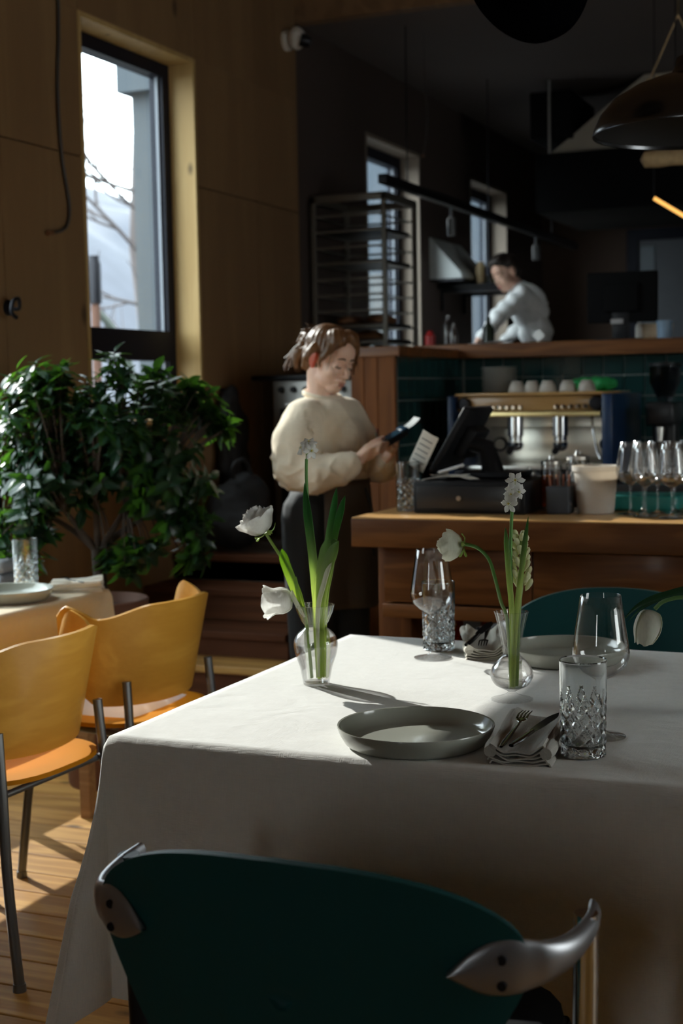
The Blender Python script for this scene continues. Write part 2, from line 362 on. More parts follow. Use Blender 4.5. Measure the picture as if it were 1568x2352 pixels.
# ------------------------------------------------------------ walls
def cells(ys, zs, holes):
    out = []
    for i in range(len(ys)-1):
        for j in range(len(zs)-1):
            cy_, cz = (ys[i]+ys[i+1])/2, (zs[j]+zs[j+1])/2
            if not any(h[0] < cy_ < h[1] and h[2] < cz < h[3] for h in holes): out.append((ys[i], ys[i+1], zs[j], zs[j+1]))
    return out
W1 = (5.05, 6.03, 1.25, 2.95); W2 = (3.16, 4.44, .40, 2.36); 
W3 = (8.15, 9.11, 1.54, 2.95); W4 = (10.19, 11.14, 1.54, 2.945)
def wall_x(name, x0, x1, ys, zs, holes, mt):
    b = MB()
    for a in cells(ys, zs, holes): b.box((x0, a[0], a[2]), (x1, a[1], a[3]))
    return struct(b.build(name, mt))
HN = [W1, W2]
wl = wall_x('wall_left', -3.36, -3.318, sorted({-3, 7.17, *[h[0] for h in HN], *[h[1] for h in HN]}), sorted({-.06, 3.86, *[h[2] for h in HN], *[h[3] for h in HN]}), HN, mat('wall_core', (.05, .035, .02), .9))
ys = [-3, 0, 1.6, 3.16, 4.44, 4.50, 5.05, 6.03, 6.655, 7.17]
for a in cells(ys, [0, .40, 1.25, 2.36, 2.95, 3.8], HN):
    if a[3]-a[2] < .06 and a[0] not in (3.16, 5.05): pass
    g = .0025
    o = MB().box((-3.318, a[0]+g, a[2]+(g if abs(a[2]-2.36) < .01 else 0)), (-3.3, a[1]-g, a[3]-(g if abs(a[3]-2.36) < .01 else 0)), .0012 if min(a[1]-a[0], a[3]-a[2]) > .1 else 0).build('wall_panel', PLY, wl)
wk = wall_x('wall_kitchen', -3.36, -3.3, sorted({7.17, 12.3, W3[0], W3[1], W4[0], W4[1]}), sorted({-.06, W3[2], 2.945, 2.95, 3.45}), [W3, W4], DARKWALL)
struct(MB().box((-3.4, 12.2, -.06), (-2.55, 12.3, 3.45)).box((-1.7, 12.2, -.06), (3.6, 12.3, 3.45)).box((-2.55, 12.2, 2.70), (-1.7, 12.3, 3.45)).build('wall_back', mat('brown_back_wall', (.075, .045, .03), .8)))
# right and front walls stand outside the picture: they have windows of their own
HR = [(2.2, 3.6, 1.0, 2.6)]
wall_x('wall_right', 3.5, 3.6, sorted({-3, 12.3, *[h[0] for h in HR], *[h[1] for h in HR]}), [-.06, 1.0, 2.6, 3.86], HR, GREYW)
b = MB()
HF = [(-1.3, -.9, 1.2, 2.6)]
for a in cells([-3.4, -1.3, -.9, 3.6], [-.06, 1.2, 2.6, 3.86], HF): b.box((a[0], -3.1, a[2]), (a[1], -3, a[3]))
struct(b.build('wall_front', GREYW))
struct(MB().box((-3.4, -3.1, 3.8), (3.6, 7.25, 3.86)).build('ceiling', WARMCEIL))
struct(MB().box((-3.36, 7.25, 3.37), (3.6, 12.3, 3.45)).build('ceiling', DARKCEIL))
struct(MB().box((-3.318, 7.17, 3.37), (3.5, 7.25, 3.8)).build('trim_1', WARMCEIL))

def window(name, Wd, xin, xg, fw, transom=None, reveal=None, facade=True, ft=.07):
    y0, y1, z0, z1 = Wd; root = emp(name); struct(root)
    if reveal:
        t = .022
        MB().box((xg-ft, y1-t, z0), (xin+.002, y1, z1)).build('reveal_board', reveal, root)
        MB().box((xg-ft, y0, z0), (xin+.002, y0+t, z1)).build('reveal_board', reveal, root)
        MB().box((xg-ft, y0+t, z1-t), (xin+.002, y1-t, z1)).build('reveal_board', reveal, root)
        MB().box((xg-ft, y0+t, z0), (xin+.03, y1-t, z0+t)).build('sill', reveal, root)
    else: t = 0
    a, b_, c, d = y0+t, y1-t, z0+t, z1-t
    f = MB()
    f.box((xg-ft, a, c), (xg, a+fw, d)).box((xg-ft, b_-fw, c), (xg, b_, d)).box((xg-ft, a+fw, d-fw), (xg, b_-fw, d)).box((xg-ft, a+fw, c), (xg, b_-fw, c+fw))
    f.build('frame', FRAME, root)
    zs = [c+fw, d-fw]
    if transom:
        MB().box((xg-ft, a+fw, transom[0]), (xg+.004, b_-fw, transom[1])).build('transom', FRAME, root); zs = [c+fw, transom[0], transom[1], d-fw]
    bead = MB()
    for k in range(0, len(zs), 2):
        MB().box((xg-.045, a+fw, zs[k]), (xg-.035, b_-fw, zs[k+1])).build('pane', PANE, root)
        for yy in (a+fw, b_-fw-.012): bead.box((xg-.034, yy, zs[k]), (xg-.02, yy+.012, zs[k+1]))
    bead.build('glazing_bead', mat('bead_grey', (.25, .28, .33), .4), root)
    if facade:
        q = MB()
        q.box((xg-.22, y1-.06, z0), (xg-ft-.001, y1+.3, z1+.3)).box((xg-.22, y0-.3, z0), (xg-ft-.001, y0+.02, z1+.3)).box((xg-.22, y0+.02, z1-.03), (xg-ft-.001, y1-.06, z1+.3)).box((xg-.22, y0+.02, z0-.3), (xg-ft-.001, y1-.06, z0))
        q.build('outer_reveal', mat('facade_render', (.07, .085, .10), .8), root)
    return root
window('window_1', W1, -3.3, -3.43, .062, (1.54, 1.68), REVEAL, False)
window('window_2', W2, -3.3, -3.31, .03, None, None, False, .045)
KREV = mat('kitchen_reveal', (.30, .24, .19), .7, var=.06)
window('window_3', W3, -3.3, -3.43, .07, None, KREV, False)
window('window_4', W4, -3.3, -3.43, .07, None, KREV, False)
# door in the kitchen's back wall
dr = emp('door_1'); struct(dr)
MB().box((-2.55, 12.14, .65), (-2.46, 12.22, 2.70)).box((-1.79, 12.14, .65), (-1.7, 12.22, 2.70)).box((-2.46, 12.14, 2.60), (-1.79, 12.22, 2.70)).build('frame', FRAME, dr)
MB().box((-2.46, 12.17, .65), (-1.79, 12.21, 2.60)).build('door_leaf', mat('door_grey', (.10, .105, .12), .5), dr)
MB().box((-2.44, 12.155, 1.0), (-2.32, 12.17, 2.55)).build('glass_strip', mat('dim_glass', (.22, .25, .28), .2), dr)

# ------------------------------------------------------------ raised kitchen floor, steps, partition with tiles
struct(MB().box((-3.3, 6.92, .2), (3.5, 12.2, .65)).box((-3.3, 5.70, 0), (-2.47, 6.92, .648)).build('floor', mat('kitchen_floor', (.10, .09, .08), .6)))
st = emp('staircase'); struct(st)
MB().box((-3.295, 4.99, 0), (-2.47, 5.16, .262)).build('riser', STEPW, st); MB().box((-3.295, 4.97, .262), (-2.47, 5.17, .293), .005).build('tread', PINE, st)
for y0, y1, z0, z1 in ((5.15, 5.43, .293, .400), (5.42, 5.69, .400, .535), (5.68, 5.80, .535, .652)):
    MB().box((-3.295, y0+.02, z0), (-2.47, y0+.045, z1-.032)).build('riser', STEPW, st)
    MB().box((-3.295, y0, z1-.032), (-2.47, y1, z1), .006).build('tread', STEPW, st)
struct(MB().box((-2.44, 5.87, 0), (-2.262, 6.92, 1.53)).box((-2.262, 6.82, 0), (3.5, 6.92, 1.53)).build('wall_partition', mat('grout', (.22, .23, .215), .8)))
part = [o for o in COL.objects if o.name == 'wall_partition'][0]
ep = [(-2.455, -2.392), (-2.39, -2.327), (-2.325, -2.245)]
for a, b in ep: MB().box((a, 5.845, 0), (b, 5.87, 1.56), .003).build('end_board', OAKV, part)
MB().box((-2.463, 5.87, 0), (-2.44, 6.90, 1.53)).build('side_board', OAKV, part)
TILE = mat('glazed_tile', (.012, .045, .045), .12, 0, var=.5, scale=7, spec=.6)
tm = MB().box((-.0475, -.008, -.0475), (.0475, 0, .0475), .003).mesh('tile'); tm.materials.append(TILE)
for i in range(13):
    for j in range(7):
        o = bpy.data.objects.new('tile', tm); COL.objects.link(o); o.parent = part
        o.location = (-2.195+.1*i, 6.82, .885+.1*j); o.rotation_euler = (rnd.uniform(-.01, .01), 0, rnd.uniform(-.012, .012))
for i in range(9):
    for j in range(7):
        o = bpy.data.objects.new('tile', tm); COL.objects.link(o); o.parent = part
        o.location = (-2.262, 6.765-.1*i, .885+.1*j); o.rotation_euler = (rnd.uniform(-.01, .01), 0, PI/2+rnd.uniform(-.012, .012))
tp = MB().box((-2.46, 5.84, 1.53), (-2.22, 6.66, 1.575), .004).box((-2.46, 6.66, 1.53), (1.2, 7.3, 1.60), .004).build('trim_2', OAK); struct(tp)

# ------------------------------------------------------------ outdoors
gr = struct(MB().box((-160, -60, -1.3), (-3.9, 160, -1.2)).build('ground', mat('winter_ground', (.08, .08, .08), .9, var=.2, scale=.5)))
def hillfn(u, v):
    x = -60-90*u; y = -40+300*v; h = 25*smoothstep(0, .40, u)+14*smoothstep(.35, 1, u)+1.6*math.sin(v*19)+1.0*math.sin(v*43+u*9)
    return (x, y, -1.5+max(0, h)*smoothstep(0, .08, u)+1.4*noise.noise(Vector((x*.10, y*.10, 0))))
hl = struct(MB().grid(hillfn, 40, 60).build('hill', mat('hazy_hill', (.058, .062, .078), .95, var=.25, scale=.35), None, 180))
TREEB = mat('bare_bark', (.09, .075, .075), .9)
def branchy(root, p, d, L, r, depth, rg, mb):
    pts = [Vector(p)]; dd = Vector(d).normalized()
    for i in range(4):
        dd = (dd+Vector((rg.uniform(-.25, .25), rg.uniform(-.25, .25), rg.uniform(-.15, .22)))).normalized(); pts.append(pts[-1]+dd*L/4)
    mb.tube(pts, [r*(1-.12*i) for i in range(5)], 6)
    if depth > 0:
        for k in range(3):
            q = pts[1+k]; e = (dd+Vector((rg.uniform(-1, 1), rg.uniform(-1, 1), rg.uniform(-.3, .7)))).normalized()
            branchy(root, q, e, L*.62, r*.55, depth-1, rg, mb)

# concrete pillar and eave of the neighbouring porch, seen through the tall window
PORCH = mat('porch_concrete', (.045, .055, .065), .85, var=.12, scale=3)
pc = thing('porch_pillar', 'grey concrete porch pillar with eave outside the tall window', 'pillar', (-5.2, 8.9, -1.2))
place_ = lambda mb, n: mb.xf(Matrix.Translation(-pc.location)).build(n, PORCH, pc)
place_(MB().box((-5.5, 9.09, -1.2), (-5.2, 9.5, 3.55)), 'pillar'); place_(MB().box((-5.56, 8.98, 3.55), (-5.1, 9.9, 3.8)), 'eave')

nb = thing('neighbouring_house', 'blue-grey rendered house wall seen through the kitchen windows', 'building', (-5.3, 14, -1.2))
REND = mat('blue_render', (.050, .064, .082), .9, var=.12, scale=.6)
nbp = lambda mb, n, mt: mb.xf(Matrix.Translation(-nb.location)).build(n, mt, nb)
nbp(MB().box((-6.9, 14, -1.2), (-3.7, 18, 6.5)), 'wall', REND); nbp(MB().box((-7.1, 13.8, 6.5), (-3.6, 18.2, 6.7)), 'roof', mat('dark_roof', (.03, .03, .03), .8))
nbp(MB().box((-5.9, 13.98, 1.2), (-5.1, 14.02, 2.6)), 'window', mat('window_dark', (.02, .025, .03), .15))
tr = thing('bare_tree', 'bare leafless tree outside the tall window', 'tree', (-8.2, 14.1, -1.2)); mb = MB(); rg = random.Random(11)
mb.tube([(0, 0, 0), (.05, -.05, 1.5), (0, -.2, 3.0), (-.1, -.3, 4.2), (-.1, -.2, 5.6), (0, 0, 7)], [.22, .19, .15, .12, .09, .05], 10)
mb.build('trunk', TREEB, tr, 60)
for i, (z, d, L, r) in enumerate([(4.0, (0, -1, .28), 1.5, .028), (4.5, (0, -1, .40), 1.6, .026), (4.8, (0, -1, .12), 1.9, .028), (3.5, (.1, -1, .15), 1.3, .024), (3.0, (.1, -1, .1), 1.0, .022), (4.6, (-.2, .8, .5), 1.5, .05), (5.2, (0, .6, .5), 1.5, .04)]):
    b = MB(); branchy(tr, (0, -.2, z), d, L, r, 2, rg, b); b.build('branch', TREEB, tr)
po = thing('garden_post', 'rusty post with black cap and curved pipe outside the tall window', 'post', (-6, 9.3, -1.2))
MB().lathe([(.034, 0), (.034, 3.35)], 14).build('post', mat('rust', (.10, .045, .028), .8, var=.3), po, 40)
MB().lathe([(.050, 0), (.050, .30), (.04, .33), (.04, .36)], 14, (0, 0, 3.28)).build('cap', BLACK, po, 40)
MB().tube(spline([(0, .02, 3.22), (0, .2, 3.12), (0, .38, 2.95), (0, .5, 2.75), (0, .56, 2.5), (0, .58, 2.2)], 20), .028, 10).build('curved_pipe', mat('green_pipe', (.08, .10, .08), .5), po, 60)

# ------------------------------------------------------------ main table and its cloth
TX0, TX1, TY0, TY1, TZ = -1.43, .55, 2.215, 3.37, .75
tb = thing('dining_table', 'rectangular dining table wholly hidden beneath the white linen cloth', 'table', (-.44, 2.79, 0))
TW = wood('table_wood', (.25, .13, .06), (.4, .24, .12), 0, .5)
MB().box((TX0+.445, TY0-2.785, .715), (TX1+.435, TY1-2.795, .742), .004).build('tabletop', TW, tb)
for sx in (-.9, .9):
    for sy in (-.48, .48): MB().box((sx-.03, sy-.03, 0), (sx+.03, sy+.03, .715), .004).build('leg', TW, tb)
LINEN = linen('white_linen', (.80, .785, .75), transl=.10, tcol=(.8, .74, .6))
def cloth(name, x0, x1, y0, y1, z, drop, step, mt, seed=0, flare=.30, rip=.05, drops=None):
    """flat square cloth laid over a table: straight drops, pointed folded corners"""
    dx0, dx1, dy0, dy1 = drops or (drop,)*4; rr = .012
    def axisv(a, b, d0, d1):
        o = []; n0 = max(1, int(d0/step)); o += [a-d0+d0*i/n0 for i in range(n0)]
        n = max(2, int((b-a)/step)); o += [a+(b-a)*i/n for i in range(n+1)]; n1 = max(1, int(d1/step)); o += [b+d1*(i+1)/n1 for i in range(n1)]
        return o
    xs, ys_ = axisv(x0, x1, dx0, dx1), axisv(y0, y1, dy0, dy1); vs = []
    for X in xs:
        for Y in ys_:
            qx, qy = min(max(X, x0), x1), min(max(Y, y0), y1); d = math.hypot(X-qx, Y-qy)
            if d < 1e-9:
                vs.append((X, Y, z+.0012*noise.noise(Vector((X*7+seed, Y*7, 1))))); continue
            nx, ny = (X-qx)/d, (Y-qy)/d; s_ = max(0, d-rr)
            corner = (X != qx and Y != qy)
            if corner:
                a = math.atan2(abs(ny), abs(nx)); pk = math.sin(2*a)
                k = flare*(pk**2)+.10*math.sin(2*a*3)*pk
            else:
                e = min(abs(X-x0)+abs(X-x1) if ny else 9, 9); t = (X if ny else Y)
                k = rip*noise.noise(Vector((t*3.2+seed, seed*1.3, .5)))+.025+.018*math.sin(t*11+seed)
            k = max(.012, k); out = rr*min(1, d/rr)+k*s_*(.35+.65*min(1, s_/.3)); zz = z-math.sqrt(max(0, s_*s_-(k*s_)**2))-(rr*.6 if d > rr else rr*.6*d/rr)
            vs.append((qx+nx*out, qy+ny*out, max(zz, .012)))
    W = len(ys_); fs = [(i*W+j, (i+1)*W+j, (i+1)*W+j+1, i*W+j+1) for i in range(len(xs)-1) for j in range(W-1)]
    return MB().add(vs, fs).build(name, mt, None, 180)
cl = cloth('tablecloth', TX0, TX1, TY0, TY1, TZ, .5, .022, LINEN, 2)
tag(cl, 'large white linen tablecloth on the foreground table, half in sun', 'tablecloth')

# ------------------------------------------------------------ left table
LX0, LX1, LY0, LY1 = -3.13, -2.535, 2.40, 3.95
lt = thing('side_table', 'small table beside the wall hidden under an amber-tinted cloth', 'table', (-2.83, 3.175, 0))
MB().box((-.29, -.765, .715), (.285, .765, .742), .004).build('tabletop', TW, lt)
for sx in (-.24, .24):
    for sy in (-.70, .70): MB().box((sx-.02, sy-.02, 0), (sx+.02, sy+.02, .715), .003).build('leg', TW, lt)
cl2 = cloth('tablecloth', LX0, LX1, LY0, LY1, TZ, .3, .02, linen('amber_lit_linen', (.82, .69, .49), transl=.35, tcol=(.85, .62, .30)), 5, .2, .05, (.22, .32, .25, .25))  # white linen, its colour warmed to stand in for amber bounce light
tag(cl2, 'tablecloth tinted amber for bounced light on the small table beside the plant', 'tablecloth')

# ------------------------------------------------------------ moulded plywood chairs (two, backs towards the room)
CHW = wood('chair_veneer', (.56, .265, .034), (.72, .38, .065), 1, .4, .8, False, .04, 4, .3)
SEATW = mat('seat_veneer', (.50, .185, .006), .55, 0, var=.06, scale=3, stretch=(1, 8, 1), spec=.06)
def ply_chair(label, loc, rz):
    """local: sitter looks towards -x, back at +x"""
    t = thing('plywood_chair', label, 'chair', loc, rz, 'moulded plywood chairs at the small table')
    def back(u, v):
        s_ = (u-.5)*2; a = s_*R(80); e = abs(s_)
        top = .805-.030*smoothstep(.30, .74, e)+.038*smoothstep(.74, .97, e)-.030*smoothstep(.95, 1, e); bot = .520+.012*e*e+.075*smoothstep(.72, 1, e)**1.5
        z = lerp(bot, top, v); flare_ = .90+.10*v
        wy = .278+.016*v
        x = math.cos(a)*(.20+.03*v)*1.0-.07+.022*v-.035*smoothstep(.8, 1, e); y_ = wy*math.sin(a)/math.sin(R(80))*flare_
        return (x, y_, z)
    bk = MB().grid(back, 72, 16, .011).build('backrest', CHW, t, 50)
    def seat(u, v):
        a = 2*PI*u; rx, ry = .235, .235
        ca, sa = math.cos(a), math.sin(a); q = (abs(ca)**3+abs(sa)**3)**(-1/3)
        return (-.07+rx*ca*q*v, ry*sa*q*v, .47-.012*(1-v*v)+.004*math.sin(3*v))
    MB().grid(seat, 40, 8, .012).build('seat', SEATW, t, 50)
    for sy in (-1, 1):
        MB().tube(spline([(.115, sy*.20, .60), (.125, sy*.205, .47), (.14, sy*.215, .25), (.17, sy*.225, .012)], 14), .0125, 10).lathe([(.016, 0), (.015, .018)], 12, (.17, sy*.225, 0)).build('leg', GREYMETAL, t, 60)
        MB().tube(spline([(-.20, sy*.17, .452), (-.23, sy*.19, .38), (-.27, sy*.215, .012)], 10), .0125, 10).lathe([(.016, 0), (.015, .018)], 12, (-.27, sy*.215, 0)).build('leg', GREYMETAL, t, 60)
        MB().tube([(-.20, sy*.17, .452), (.125, sy*.20, .448)], .010, 8).build('seat_rail', GREYMETAL, t, 60)
    MB().tube([(-.19, -.17, .447), (-.19, .17, .447)], .009, 8).build('crossbar', mat('brass_bar', (.55, .38, .16), .3, 1), t, 60)
    MB().tube([(.11, -.20, .447), (.11, .20, .447)], .009, 8).build('crossbar', GREYMETAL, t, 60)
    return t
ply_chair('honey plywood chair cut off by the left edge, nearest the camera', (-2.14, 2.88, 0), R(-2))
ply_chair('honey plywood chair farther back, with a cushion, before the stairs', (-2.16, 3.50, 0), R(-5))
cu = MB()
cu.grid(lambda u, v: (-2.27+.36*(u-.5), 3.53+.34*(v-.5), .477+.028*(math.sin(PI*u)*math.sin(PI*v))**.4), 16, 16).grid(lambda u, v: (-2.27+.36*(u-.5), 3.53+.34*(v-.5), .4765-.001*(math.sin(PI*u)*math.sin(PI*v))), 16, 16)
tag(cu.build('seat_cushion', mat('pale_felt', (.62, .58, .62), .9), None, 180), 'thin pale grey cushion lying on the second plywood chair', 'cushion')

# ------------------------------------------------------------ teal armchairs
TEAL = mat('teal_stain', (.003, .060, .062), .5, 0, var=.25, scale=3, stretch=(1, 1, .25), spec=.25)
CAST = mat('cast_aluminium', (.34, .34, .36), .38, .85, var=.06)
DARKSEAT = mat('dark_seat', (.008, .009, .010), .8, spec=.08)
PROF = [(.0, .365), (.09, .385), (.15, .435), (.195, .495), (.238, .555), (.272, .61), (.292, .65), (.300, .685), (.292, .715), (.268, .742), (.225, .768), (.165, .788), (.09, .800), (0, .804)]
PP = spline(PROF, 60)
def half_w(z):
    for i in range(len(PP)-1):
        if PP[i][1] <= z <= PP[i+1][1] or PP[i][1] >= z >= PP[i+1][1]:
            a, b = PP[i], PP[i+1]; t = 0 if a[1] == b[1] else (z-a[1])/(b[1]-a[1]); return lerp(a[0], b[0], t)
    return 0
def teal_chair(label, loc, rz):
    """local: sitter looks towards +y, backrest near y=0"""
    t = thing('teal_armchair', label, 'chair', loc, rz)
    def bend(x, z): return .62*x*x*1.35-.03-.10*(z-.62)
    OUT = [(x, z) for x, z in PP]+[(-x, z) for x, z in PP[-2:0:-1]]; nO = len(OUT)
    def back(u, v):
        k = u*nO; i = int(k) % nO; q = k-int(k); x = lerp(OUT[i][0], OUT[(i+1) % nO][0], q); z = lerp(OUT[i][1], OUT[(i+1) % nO][1], q)
        x *= v; z = .62+(z-.62)*v; return (x, bend(x, z), z)
    MB().grid(back, nO, 16, .013).build('backrest', TEAL, t, 50)
    for s_ in (-1, 1):
        # cast bracket: a leaf shaped plate on the back's end that runs on into the arm and down the tube
        BP = spline([(.212, .0, .672, .0015), (.235, .0, .676, .020), (.262, .0, .679, .033), (.292, .003, .680, .034), (.318, .022, .680, .027), (.338, .060, .683, .021), (.346, .110, .690, .017), (.342, .150, .695, .017)], 40)
        def plate(u, v):
            i = min(40, int(round(u*40))); x, dy, z, h = BP[i]; an = 2*PI*v
            th = lerp(.007, .015, smoothstep(.35, .75, u)); t0 = Vector(BP[min(i+1, 40)][:2])-Vector(BP[max(i-1, 0)][:2])
            X0, Y0 = x, bend(min(x, .305), .676)+dy-.019*(1-smoothstep(.5, .9, u)); tt = Vector((1, bend(.3, .676)*0+(2*.62*1.35*min(x, .305) if u < .5 else 2.0))).normalized(); nn = Vector((-tt.y, tt.x))
            ce, se = math.cos(an), math.sin(an); o_ = nn*(th*ce*(1.0 if ce < 0 else .5))
            return (s_*(X0+o_.x), Y0+o_.y, z+h*se)
        br = MB().grid(plate, 40, 20).build('bracket', CAST, t, 60)
        for zz in (.692, .660):
            MB().lathe([(.0001, .001), (.0062, .001), (.0062, -.006), (.0001, -.006)], 14, (0, 0, 0), False, None, Matrix.Translation((s_*.276, bend(.276, .675)-.027, zz)) @ Matrix.Rotation(PI/2, 4, 'X')).build('screw', BLACK, br)
        MB().tube(spline([(s_*.342, .156, .706), (s_*.340, .162, .60), (s_*.336, .165, .45), (s_*.33, .15, .2), (s_*.32, .10, .015)], 20), .0165, 14).lathe([(.021, 0), (.02, .016)], 14, (s_*.32, .10, 0)).build('leg', CHROME if s_ > 0 else BLACK, t, 60)
        MB().tube(spline([(s_*.22, .50, .395), (s_*.24, .52, .3), (s_*.26, .54, .012)], 12), .0135, 12).build('leg', BLACK, t, 60)
        MB().tube(spline([(s_*.22, .50, .395), (s_*.20, .30, .393), (s_*.22, .17, .392), (s_*.330, .155, .38)], 16), .011, 10).build('seat_rail', BLACK, t, 60)
    def seat(u, v):
        a = 2*PI*u; ca, sa = math.cos(a), math.sin(a); q = (abs(ca)**3.2+abs(sa)**3.2)**(-1/3.2)
        return (.245*ca*q*v, .30+.24*sa*q*v, .432-.01*(1-v*v)-.012*smoothstep(.9, 1, v))
    MB().grid(seat, 40, 10, .022).build('seat', DARKSEAT, t, 50)
    return t
teal_chair('teal-stained armchair in the foreground, its back to the camera', (-.765, 1.60, 0), R(0))
teal_chair('teal-stained armchair across the table, facing the camera', (-.875, 3.99, 0), R(180))
# ------------------------------------------------------------ plates
GLAZE = mat('sage_glaze', (.36, .365, .315), .16, 0, var=.05, scale=5, spec=.5, coat=.3)
def place(mb, name, mt, t, smooth=60):
    off = Vector(); q = t
    while q is not None: off += q.location; q = q.parent
    return mb.xf(Matrix.Translation(-off)).build(name, mt, t, smooth)
def plate(label, c):
    o = MB().lathe([(0, .003), (.112, .003), (.114, 0), (.121, 0), (.128, .006), (.136, .020), (.1405, .0335), (.1395, .0355), (.1365, .0345), (.132, .021), (.124, .011), (.116, .0085), (.0, .0078)], 96, (0, 0, 0), False, lambda a, i, z: 1+.006*math.sin(2*a+1)*(z/.035)+.003*math.sin(5*a)).build('plate', GLAZE, None, 50)
    o.location = c; tag(o, label, 'plate', 'sage green plates'); return o
plate('sage green rimmed plate at the front edge, sunlight inside', (-.873, 2.349, .751))
plate('sage green rimmed plate across the table, behind the footed vase', (-.812, 3.19, .751))
plate('sage green plate on the small table by the wall', (-2.705, 3.64, .751))
# ------------------------------------------------------------ drinking glasses
def wine(label, c, mt=None, group=None, n=48):
    prof = [(0, .002), (.018, .0022), (.040, .0018), (.0440, .0008), (.0445, .0022), (.036, .0042), (.015, .0085), (.0062, .014), (.0042, .024), (.0036, .060), (.0038, .090), (.0055, .102), (.016, .109), (.032, .118), (.0450, .131), (.0510, .146), (.0515, .155), (.0480, .180), (.0415, .222), (.0362, .2575)]
    inner = [(.0354, .2580), (.0348, .2570), (.0403, .222), (.0468, .180), (.0502, .155), (.0496, .1465), (.0438, .1325), (.031, .1196), (.015, .1108), (0, .109)]
    o = MB().lathe(prof+inner, n, (0, 0, 0), False).build('wine_glass', mt or GLASS, None, 70)
    o.location = c; tag(o, label, 'wine glass', group); return o
wine('tall wine glass at the right, before the far plate', (-.573, 2.500, .751))
wine('tall wine glass at the table\'s far left, before a cut tumbler', (-1.115, 3.124, .751))
def cutfn(a, i, z):
    """diamond cuts: two sets of slanting V grooves leave little pyramids; long spear cuts above"""
    if z > .122: return 1
    n = 10; k = a*n/(2*PI); h = z/.0262
    d1 = 1-abs(((k+h) % 1)-.5)*2; d2 = 1-abs(((k-h) % 1)-.5)*2      # 0 in the groove, 1 between
    pyr = min(d1, d2); cross = max(0, 1-abs(((k*2) % 1)-.5)*2*3.0)*.35*(1-abs(d1-d2))
    up = smoothstep(.070, .122, z); sp_ = abs(((k) % 1)-.5)*2
    keep = 1 if z < .072 else (1 if sp_ > up*.95+.02 else 0)
    return 1-.075*(1-min(1, pyr*1.7)-0*cross)*keep*min(1, z/.006)-.03*cross*keep
_hp = [(0, .004), (.030, .003), (.0365, 0), (.0385, .002)]+[(.0387+.0015*(i/96), .003+.119*i/96) for i in range(97)]+[(.0403, .14), (.0407, .163), (.0400, .1660), (.0390, .1640), (.0382, .13), (.0372, .06), (.0355, .022), (.030, .0165), (0, .0155)]
HBM = MB().lathe(_hp, 160, (0, 0, 0), False, lambda a, i, z: cutfn(a, i, z) if 4 <= i <= 100 else 1).mesh('highball_glass'); HBM.materials.append(CUTGLASS); HBM.shade_smooth()
_b = bmesh.new(); _b.from_mesh(HBM)
for e in _b.edges: e.smooth = len(e.link_faces) == 2 and e.calc_face_angle(0) < R(14)
_b.to_mesh(HBM); _b.free()
def highball(label, c, rz=0):
    o = bpy.data.objects.new('highball_glass', HBM); COL.objects.link(o); o.location = c; o.rotation_euler = (0, 0, rz); tag(o, label, 'glass', 'diamond-cut tumblers'); return o
highball('diamond-cut tall tumbler at the right, beside the napkin', (-.573, 2.366, .751))
highball('diamond-cut tall tumbler behind the far left wine glass', (-1.140, 3.238, .751), .3)
highball('diamond-cut tall tumbler glowing in the sun on the small table', (-2.80, 3.87, .751), .6)
# ------------------------------------------------------------ napkins and cutlery
NAP = linen('napkin_linen', (.46, .435, .39), bump=.35)
NAP2 = linen('pale_napkin_linen', (.70, .66, .57), bump=.3)
def napkin(label, loc, rz, w=.118, L=.245, mt=NAP, seed=0):
    mb = MB(); rg = random.Random(seed)
    for k in range(5):
        zb = .0008+.0046*k; ph = rg.uniform(0, 6); a = .0016
        def sh(u, v, k=k, zb=zb, ph=ph):
            s_ = 2*u-1; x = s_*w/2*(1-.02*k)+.004*math.sin(v*3+ph); y_ = (v-.5)*L*(1-.012*k)+.003*math.sin(u*7+ph)
            lift = .016*smoothstep(.35, .95, abs(s_)) * (.3+.7*(k/4)) - .006*smoothstep(.95, 1, abs(s_))
            return (x, y_, zb+a*math.sin(u*9+ph+v*2)*(1 if k else .3)+lift+.010*smoothstep(.55, 1, v)*(k/4))
        mb.grid(sh, 26, 20, .0024)
    for s_ in (-1, 1):   # rolled side folds
        mb.tube([(s_*(w/2-.006+.003*math.sin(t*.9)), (t/10-.5)*L*.97, .020+.010*(t/10)) for t in range(11)], [.0105+.0015*math.sin(t*1.3) for t in range(11)], 12, True, 1.0)
    o = mb.build('napkin', mt, None, 70); o.location = loc; o.rotation_euler = (0, 0, rz); tag(o, label, 'napkin', 'folded linen napkins'); return o
napkin('grey linen napkin folded beside the front plate, under cutlery', (-.672, 2.382, .7515), R(6), .106, seed=3)
napkin('cream napkin with cutlery by the footed vase, far side', (-1.030, 3.258, .7515), R(21), .098, .235, NAP2, 5)
napkin('white napkin with cutlery on the small table', (-2.605, 3.87, .7515), R(-62), .08, .17, NAP2, 8)
CUTL = mat('polished_cutlery', (.36, .36, .36), .14, 1, var=.03)
CUTD = mat('dark_cutlery', (.03, .03, .034), .22, .9, var=.05)
